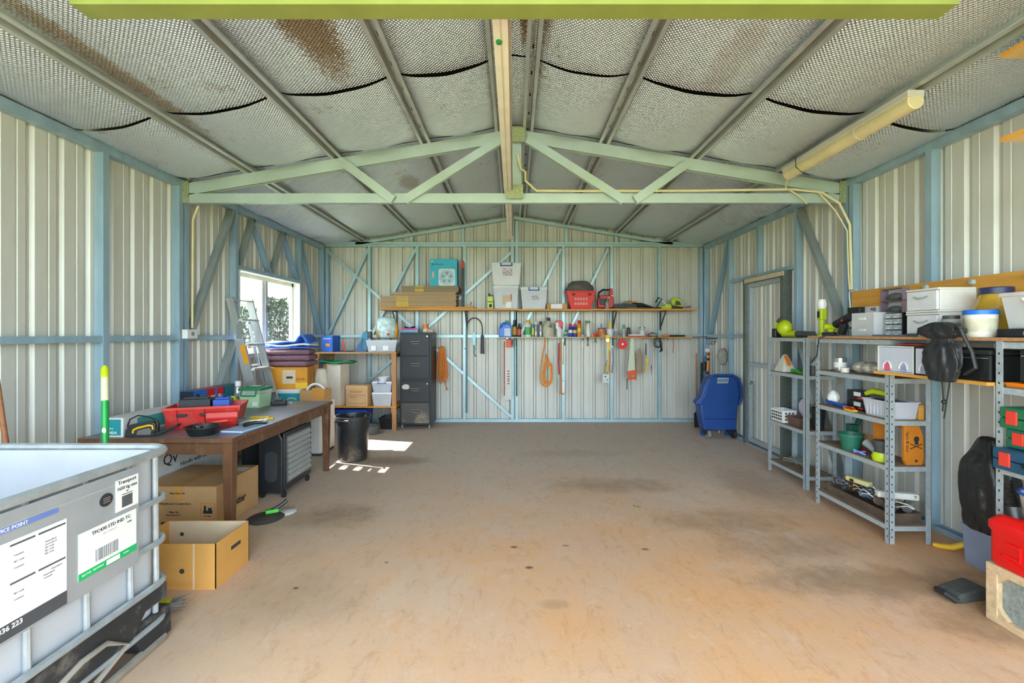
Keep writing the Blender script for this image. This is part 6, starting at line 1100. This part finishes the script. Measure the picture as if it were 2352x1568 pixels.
o = MB().prism([(-.02, 0), (.02, 0), (.035, .17), (-.035, .17)], -.03, .03).prism([(-.02, .05), (.0, .05), (.07, .22), (.05, .23)], -.02, .02).go('green_scoop', M('scoop_green', '#17503f', .5), loc=(2.66, 3.58, .5155), bevel=.006); tag(o, 'dark green garden scoop leaning behind the plant pot', 'scoop')
t = thing('clothes_peg', 'pink and blue clothes peg on the lower tier of the large shelving', 'peg', (2.52, 3.32, .5155), .4); MB().bar((0, .04, .01), (0, -.04, .03), .012, .01).go('pink_half', M('peg_pink', '#e03fc0', .4), t); MB().bar((0, .04, .028), (0, -.04, .008), .012, .01).go('cyan_half', M('peg_cyan', '#45b9e6', .4), t)
t = thing('lime_sander', 'lime orbital sander with grey top on the lower tier of the large shelving', 'sander', (2.555, 3.16, .5155)); MB().lathe([(.055, .0), (.06, .03), (.05, .06)], 18).go('base', LIME, t, smooth=True); MB().lathe([(.042, .06), (.045, .1), (.05, .12), (.05, .14), (.0, .15)], 18).go('motor_cap', DGREY, t, smooth=True); MB().tube([(0, .05, .05), (0, .1, .075), (0, .14, .09)], [.022, .026, .03], 10).go('dust_port', GREY, t, smooth=True)
t = thing('skull_sign_toy', 'orange wooden toy board with a black skull drawing on the large shelving', 'sign', (2.68, 3.06, .5155)); OW = M('toy_orange', '#cf7d22', .5, 0, .15, 6); MB().prism([(-.065, .03), (-.05, .0), (.05, .0), (.065, .04), (.06, .2), (.015, .3), (-.065, .29)], -.015, .012).go('board', OW, t, bevel=.004); MB().lathe([(.018, 0), (.018, -.001), (0, -.001)], 14, (.012, -.0155, .175), axis='y', sx=1.1).go('skull', INK, t); MB().bar((-.03, -.016, .145), (.05, -.016, .11), .002, .005).bar((.05, -.016, .145), (-.03, -.016, .11), .002, .005).box(.0, -.017, .14, .024, -.0155, .157).go('crossbones', INK, t); txt('ONE @ CURL', .022, INK, t, (-.05, -.016, .09), (PI/2, -PI/2, 0)); MB().lathe([(.01, 0), (.01, -.001), (0, -.001)], 10, (.01, -.0156, .03), axis='y').go('hole', DARKC, t)
for z in (.235, .265): MB().bar((-.01, .0, z), (.0, .28, z+.01), .012, .012).go('rod', OW, t)
MB().box(-.03, .27, .0, .03, .3, .3).go('far_board', OW, t)
t = thing('plank_offcut', 'pale plank offcut leaning along the back of the large shelving', 'timber', (2.742, 3.45, .5155)); MB().box(-.01, -.16, 0, .01, .16, .1).go('plank', M('pine_pale', '#cf9a63', .65, 0, .2, 8), t); MB().box(-.011, .1, .02, -.01, .15, .07).go('knot_patch', M('pine_dark', '#a56c3a', .65), t)
t = thing('timber_block', 'small orange timber block standing by the near rear post', 'timber', (2.752, 3.1, .5155)); MB().box(-.01, -.025, 0, .012, .05, .13).go('block', TIMB, t); MB().box(-.011, -.01, .03, -.01, .03, .09).go('face_stamp', KRAFT, t)
# bottom: scrap
t = thing('scrap_metal_pile', 'rusty tray heaped with cables, motors and wire scraps', 'scrap', (2.63, 3.37, .1205))
SCRAP = M('scrap_brown2', '#6e5646', .6, .2, .5, 18, dirt='#cfc6b8', dscale=12, damt=.8)
MB().taper(.1, .3, .115, .32, 0, .07, wall=.004).go('tray', M('tray_rust', '#6a5b4e', .6, .2, .4, 10), t)
rnd = random.Random(17)
for k in range(16):
    c = (rnd.uniform(-.07, .07), rnd.uniform(-.27, .27), rnd.uniform(.045, .1)); m = rnd.choice((SCRAP, SCRAP, DGREY, SILV, M('copper', '#a8683c', .4, .5), M('dull_blue', '#6d7c94', .6)))
    if k % 3 == 0: MB().cyl((c[0]-.03, c[1]-.02, c[2]), (c[0]+.03, c[1]+.03, c[2]+.015), rnd.uniform(.018, .035), 10).go('scrap_piece', m, t, smooth=True)
    elif k % 3 == 1: MB().cbox(c, (rnd.uniform(.03, .08), rnd.uniform(.04, .09), .035), Matrix.Rotation(rnd.uniform(0, 3), 3, 'Z') @ Matrix.Rotation(rnd.uniform(-.4, .4), 3, 'X')).go('scrap_piece', m, t, bevel=.004)
    else: MB().ball(c, rnd.uniform(.025, .045), 9, 6, (1, 1.2, .8), .25, k).go('scrap_piece', m, t)
for k in range(14):
    c = V(rnd.uniform(-.06, .05), rnd.uniform(-.27, .27), .09); r = rnd.uniform(.03, .07)
    MB().tube([c+V(r*math.cos(a*.8+k)*.8, r*math.sin(a*.8+k)*1.3, .02*math.sin(a*1.7+k)+.0025*a) for a in range(14)], .0035, 5).go('cable', rnd.choice((CREAM, BLACKR, GREY, M('cable_brown', '#7d5a44', .6))), t, smooth=True)
t = thing('cream_power_board', 'cream power board lying on the scrap pile', 'power board', (2.59, 3.42, .272), .2); MB().box(-.025, -.09, 0, .025, .09, .035).go('strip', M('yellowed_cream', '#d9cf8d', .5), t, bevel=.008); MB().box(-.028, .02, .005, -.025, .05, .025).go('socket', BLACK, t); MB().tube([(0, -.09, .015), (-.03, -.14, .02), (-.04, -.2, -.02), (0, -.22, -.03)], .005, 6).go('cord', CREAM, t)
t = thing('white_power_board', 'long white power board lying across the near end of the scrap pile', 'power board', (2.64, 3.14, .262), 1.25); MB().box(-.03, -.12, 0, .03, .12, .045).go('strip', M('board_white', '#dcdcd6', .5), t, bevel=.012); MB().box(-.0305, .03, .01, -.0295, .07, .035).go('label', RED, t); MB().tube([(-.031, -.09, .02), (-.031, -.1, .03), (-.031, -.085, .034)], .003, 5).go('switch_outline', DGREY, t)

# ================================================================ near right: cases, tubs, fuel can, block
for k, (z, y1, h, m, lab, w0) in enumerate(((.722, 2.305, .105, M('case_blue', '#1f4d6b', .45), 'dark blue tool case with red clip, lowest of three', 2.42), (.829, 2.29, .095, M('case_green', '#1c6b52', .45), 'dark green tool case with red clip in the middle of three', 2.47), (.926, 2.305, .105, M('case_green2', '#1f6f4a', .45), 'topmost dark green tool case with red clip', 2.455))):
    t = thing('tool_case', lab, 'tool case', (w0, y1, z), 0, 'stacked tool cases on the near shelving'); MB().box(0, -.4, 0, .3, 0, h*.48).go('base', m, t, bevel=.008); MB().box(0, -.4, h*.5, .3, 0, h).go('lid', m, t, bevel=.008)
    for y in (-.085, -.32): MB().box(-.006, y, h*.2, .004, y+.05, h*.85).go('clip', M('clip_red', '#e0402f', .42), t, bevel=.003)
    MB().tube([(-.004, -.15, h*.5), (-.03, -.17, h*.45), (-.03, -.25, h*.45), (-.004, -.27, h*.5)], .009, 6).go('handle', BLACK, t, smooth=True)
t = thing('white_blue_rim_tub', 'round white tub with blue rim on the near shelving', 'tub', (2.615, 2.2, .4605)); MB().lathe([(.095, 0), (.1, .01), (.118, .145), (.114, .145), (.09, .012)], 26).go('body', M('tub_ivory', '#ddd9cd', .45), t, smooth=True); MB().tube([(.12*math.cos(a*PI/14), .12*math.sin(a*PI/14), .147) for a in range(28)], .007, 7, closed=True).go('rim', M('rim_blue', '#2566d8', .4), t, smooth=True); MB().lathe([(.0, .1), (.11, .1)], 20).go('contents', M('soil', '#8b765a', .9), t)
o = crumple('black_garden_sack', 'tall black plastic sack slumped behind the near shelving post', (2.745, 2.63, .245), (.2, .28, .56), M('sack_black', '#1e2022', .36, 0, .2, 6, bump=1.0, bs=12), seed=71, wob=.06, fold=.13, shape=lambda v: .62+.38*math.sin(PI*(v*.8+.15)) if v < .8 else .68-1.8*(v-.8)); 
t = thing('slate_bin', 'slate blue storage bin under the black sack', 'bin', (2.86, 2.62, 0)); BS = M('slate_blue', '#8791a8', .45); MB().taper(.105, .16, .115, .17, .0, .235, wall=.004).go('body', BS, t, bevel=.01); MB().taper(.12, .175, .12, .175, .222, .243).go('lid', M('slate_lid', '#8f99ad', .45), t, bevel=.004)
o = MB().tube([(2.75, 2.985, .015), (2.775, 2.95, .018), (2.81, 2.91, .03), (2.85, 2.87, .07), (2.87, 2.85, .1)], [.014, .018, .02, .02, .018], 10).go('yellow_bent_handle', M('handle_yellow', '#e3b02c', .45), smooth=True); tag(o, 'bent yellow tool handle on the floor beside the blue stud', 'tool handle')
t = thing('besser_block', 'pale hollow concrete block with grey infill under the red fuel can', 'block', (2.44, 2.02, 0)); BK = M('block_cream', '#d3b48c', .85, 0, .25, 25, bump=.2)
b = MB(); o_ = [(y, z+.14) for y, z in rrect(.225, .139, .006, 2)]; i_ = [(y*1.0, z+.14) for y, z in rrect(.165, .1, .035, 5)]
MB().box(-.115, -.225, 0, .12, .225, .035).go('web_bottom', BK, t, bevel=.004); MB().box(-.115, -.225, .24, .12, .225, .278).go('web_top', BK, t, bevel=.004)
for s in (-1, 1): MB().box(-.115, s*.225, .034, .12, s*.17, .241).go('web_side', BK, t, bevel=.004)
for sy in (-1, 1):
    for sz in (-1, 1): y0, z0 = sy*.1705, .1375+sz*.103; MB().prism([(y0, z0), (y0-sy*.045, z0), (y0, z0-sz*.045)], -.112, .118, 'x').go('corner_fillet', BK, t)
MB().box(-.09, -.17, .035, .11, .17, .24).go('infill', M('infill_grey', '#8d938c', .9, 0, .35, 60, bump=.3, bs=120), t)
t = thing('red_fuel_can', 'bright red plastic fuel can standing on the concrete block', 'fuel can', (2.4, 2.03, .2785)); FR = M('can_red', '#e11313', .35, 0, .08, 4)
rings = []
for z, hx_, hy_, r in ((0, .06, .2, .03), (.02, .068, .215, .035), (.16, .068, .215, .035), (.175, .076, .225, .04), (.205, .076, .225, .04), (.235, .06, .2, .04), (.245, .04, .17, .03)): rings.append(rr3(hx_, hy_, r, z, 5))
loft(MB(), rings).go('body', FR, t, smooth=True)
MB().tube([(0, .08, .235), (0, .06, .275), (0, -.09, .28), (0, -.13, .24)], .018, 8).go('handle', FR, t, smooth=True); MB().cyl((0, .15, .235), (0, .165, .285), .03, 14).go('cap', BLACK, t, smooth=True)
MB().prism([(.14, .06), (.06, .06), (.06, .13), (.13, .13), (.13, .12), (.07, .12), (.07, .07), (.14, .07)], -.073, -.0675, 'x').go('moulded_panel', FR, t, bevel=.002); MB().bar((-.07, .16, .06), (-.07, .06, .03), .006, .008).bar((-.07, .06, .03), (-.07, -.02, .03), .006, .008).go('moulded_line', FR, t)
t = thing('black_dust_pan', 'black rubber dustpan lying on the floor beside the concrete block', 'dustpan', (2.37, 2.42, 0), .2); MB().prism([(-.08, .0), (.11, .0), (.11, .06), (.08, .07), (-.06, .05), (-.1, .03)], -.06, .05).go('pan', M('pan_worn', '#4a4a47', .7, 0, .4, 12), t, bevel=.01); MB().tube([(-.1, -.06, .02), (-.12, -.02, .04), (-.1, .04, .03)], .016, 8).go('lip', BLACKR, t, smooth=True)

# ================================================================ high timber shelves near the opening, right wall
t = thing('high_timber_shelf', 'pale timber shelves high on the right wall near the opening', 'shelf', (2.7, 1.6, 2.3)); TP = M('shelf_pine', '#e6c689', .6, 0, .12, 6)
for z in (.04, .452): MB().box(-.305, -1.2, z, .285, .64, z+.019).go('board', TP, t); MB().box(-.309, -1.2, z-.002, -.3055, .64, z+.021).go('front_edge', TIMB, t)
MB().box(.2, -.9, -.2, .27, -.83, .04).box(.2, .0, -.2, .27, .07, .04).go('wall_cleat', TP, t)

# ================================================================ ceiling lamp, cables, switch box
t = thing('batten_lamp', 'cream twin batten lamp fixed under a purlin by the right wall', 'lamp', (2.36, 3.3, 2.79)); MB().box(-.05, -.63, 0, .05, .63, .04).go('base', M('lamp_base', '#d8d4cc', .5), t, bevel=.004); MB().lathe([(.045, -.625), (.05, -.62), (.05, .62), (.045, .625)], 16, (0.005, 0, -.02), axis='y').go('diffuser', M('diffuser_cream', '#e9dcae', .4), t, smooth=True); MB().lathe([(.0515, -.2), (.0515, -.19)], 16, (.005, 0, -.02), axis='y').go('join_band', CREAM, t)
MB().tube([(-.06, .42, .05), (-.058, .42, -.03), (0, .42, -.08), (.06, .42, -.03), (.05, .42, .05)], .004, 6).go('cable_tie', DGREY, t); MB().box(-.02, -.6, .04, .02, .6, .062).go('mount', PURL, t)
for k, (pts, nm, lab) in enumerate((
    ([(.03, 4.02, 2.98), (.06, 4.04, 2.86), (.1, 4.03, 2.83), (.1, 4.06, 2.76), (.2, 4.07, 2.675), (.6, 4.07, 2.672), (1.6, 4.075, 2.676), (2.5, 4.08, 2.69), (2.75, 4.07, 2.66), (2.88, 4.03, 2.55), (2.94, 3.985, 2.35), (2.945, 3.975, 1.95), (2.945, 3.97, 1.78)], 'truss_cable', 'cream cable along the truss and down to the orange back board'),
    ([(2.45, 4.05, 2.82), (2.42, 4.06, 2.7), (2.55, 4.06, 2.62), (2.62, 4.07, 2.56)], 'lamp_cable', 'short cream lamp cable hanging at the truss'),
    ([(2.72, 4.06, 2.655), (2.84, 4.02, 2.48), (2.92, 3.99, 2.3), (2.925, 3.98, 1.9), (2.93, 3.975, 1.78)], 'second_cable', 'thin second cable bending down beside the right column'),
    ([(-2.93, 4.22, 2.58), (-2.985, 4.225, 2.45), (-2.99, 4.225, 1.45)], 'conduit', 'cream conduit dropping beside the left column to the socket box'))):
    o = MB().tube(pts, .011 if k in (0, 3) else .006, 8).go(nm, M('cable_cream', '#e3d9a8', .5), smooth=True); tag(o, lab, 'cable')
t = thing('socket_box', 'small white socket box on the left wall girt', 'socket', (-2.975, 4.15, 1.35)); MB().box(0, -.08, 0, .05, .06, .085).go('box', WHITE, t, bevel=.006); MB().lathe([(.02, 0), (.02, .004), (0, .004)], 12, (.05, -.01, .045), axis='x').go('outlet', GREY, t)
for s in (-1, 1):
    o = MB().tube([(s*2.0, 1.62, 2.9), (s*1.86, 1.62, 2.7), (s*1.72, 1.6, 2.605), (s*1.6, 1.6, 2.592)], .008, 8).go('drop_cord', M('cord_amber', '#e6b64c', .5), smooth=True); tag(o, 'amber drop cord at the '+('left' if s < 0 else 'right')+' end of the overhead green panel', 'cord')

# ================================================================ leaf litter and outdoor shrubs seen through the window
LEAF = M('leaf_dark', '#2c3f22', .6, 0, .4, 3); LEAF2 = M('leaf_grey_green', '#46583a', .6, 0, .4, 3)
def shrub(label, loc, r, h, n, seed, m):
    t = thing('garden_shrub', label, 'shrub', loc); rnd = random.Random(seed); b = MB()
    for k in range(n):
        v = rnd.random()**.8; rr_ = r*(1-.75*v)*math.sqrt(rnd.random())+.05; a = rnd.uniform(0, 6.283); c = V(rr_*math.cos(a), rr_*math.sin(a), .15+h*v)
        d = V(rnd.gauss(0, 1), rnd.gauss(0, 1), rnd.gauss(.3, .8)).normalized(); s, u = frame(d); l = rnd.uniform(.07, .14)
        b.add([c, c+d*l*.5+s*l*.22, c+d*l, c+d*l*.5-s*l*.22], [(0, 1, 2, 3)])
    b.go('foliage', m, t)['kind'] = 'stuff'
    for k in range(4): a = k*1.6; MB().tube([(0, 0, -.03), (r*.2*math.cos(a), r*.2*math.sin(a), h*.5), (r*.35*math.cos(a), r*.35*math.sin(a), h*.85)], [.03, .02, .008], 6).go('stem', M('bark', '#5d4a38', .8), t)
shrub('tall dark shrub seen through the window', (-5.43, 10.4, -.03), .55, 2.05, 4500, 1, LEAF)
shrub('lower grey-green shrub beside the dark one outside the window', (-5.3, 9.0, -.03), .35, 1.75, 2200, 2, LEAF2)
shrub('pale shrub seen low in the near window pane', (-7.6, 11.5, -.03), .5, 1.7, 1500, 3, LEAF2)
o = MB().add([(.0, 0, .001), (.03, .012, .006), (.05, 0, .002), (.03, -.012, .004)], [(0, 1, 2, 3)]).add([(0, 0, .001), (-.01, .03, .008), (-.005, .045, .003), (.008, .025, .004)], [(0, 1, 2, 3)]).go('fallen_leaf', M('leaf_olive', '#7d8a3e', .7), loc=(.97, 3.66, 0), solid=.0015); tag(o, 'small green leaf lying on the middle of the floor', 'leaf')
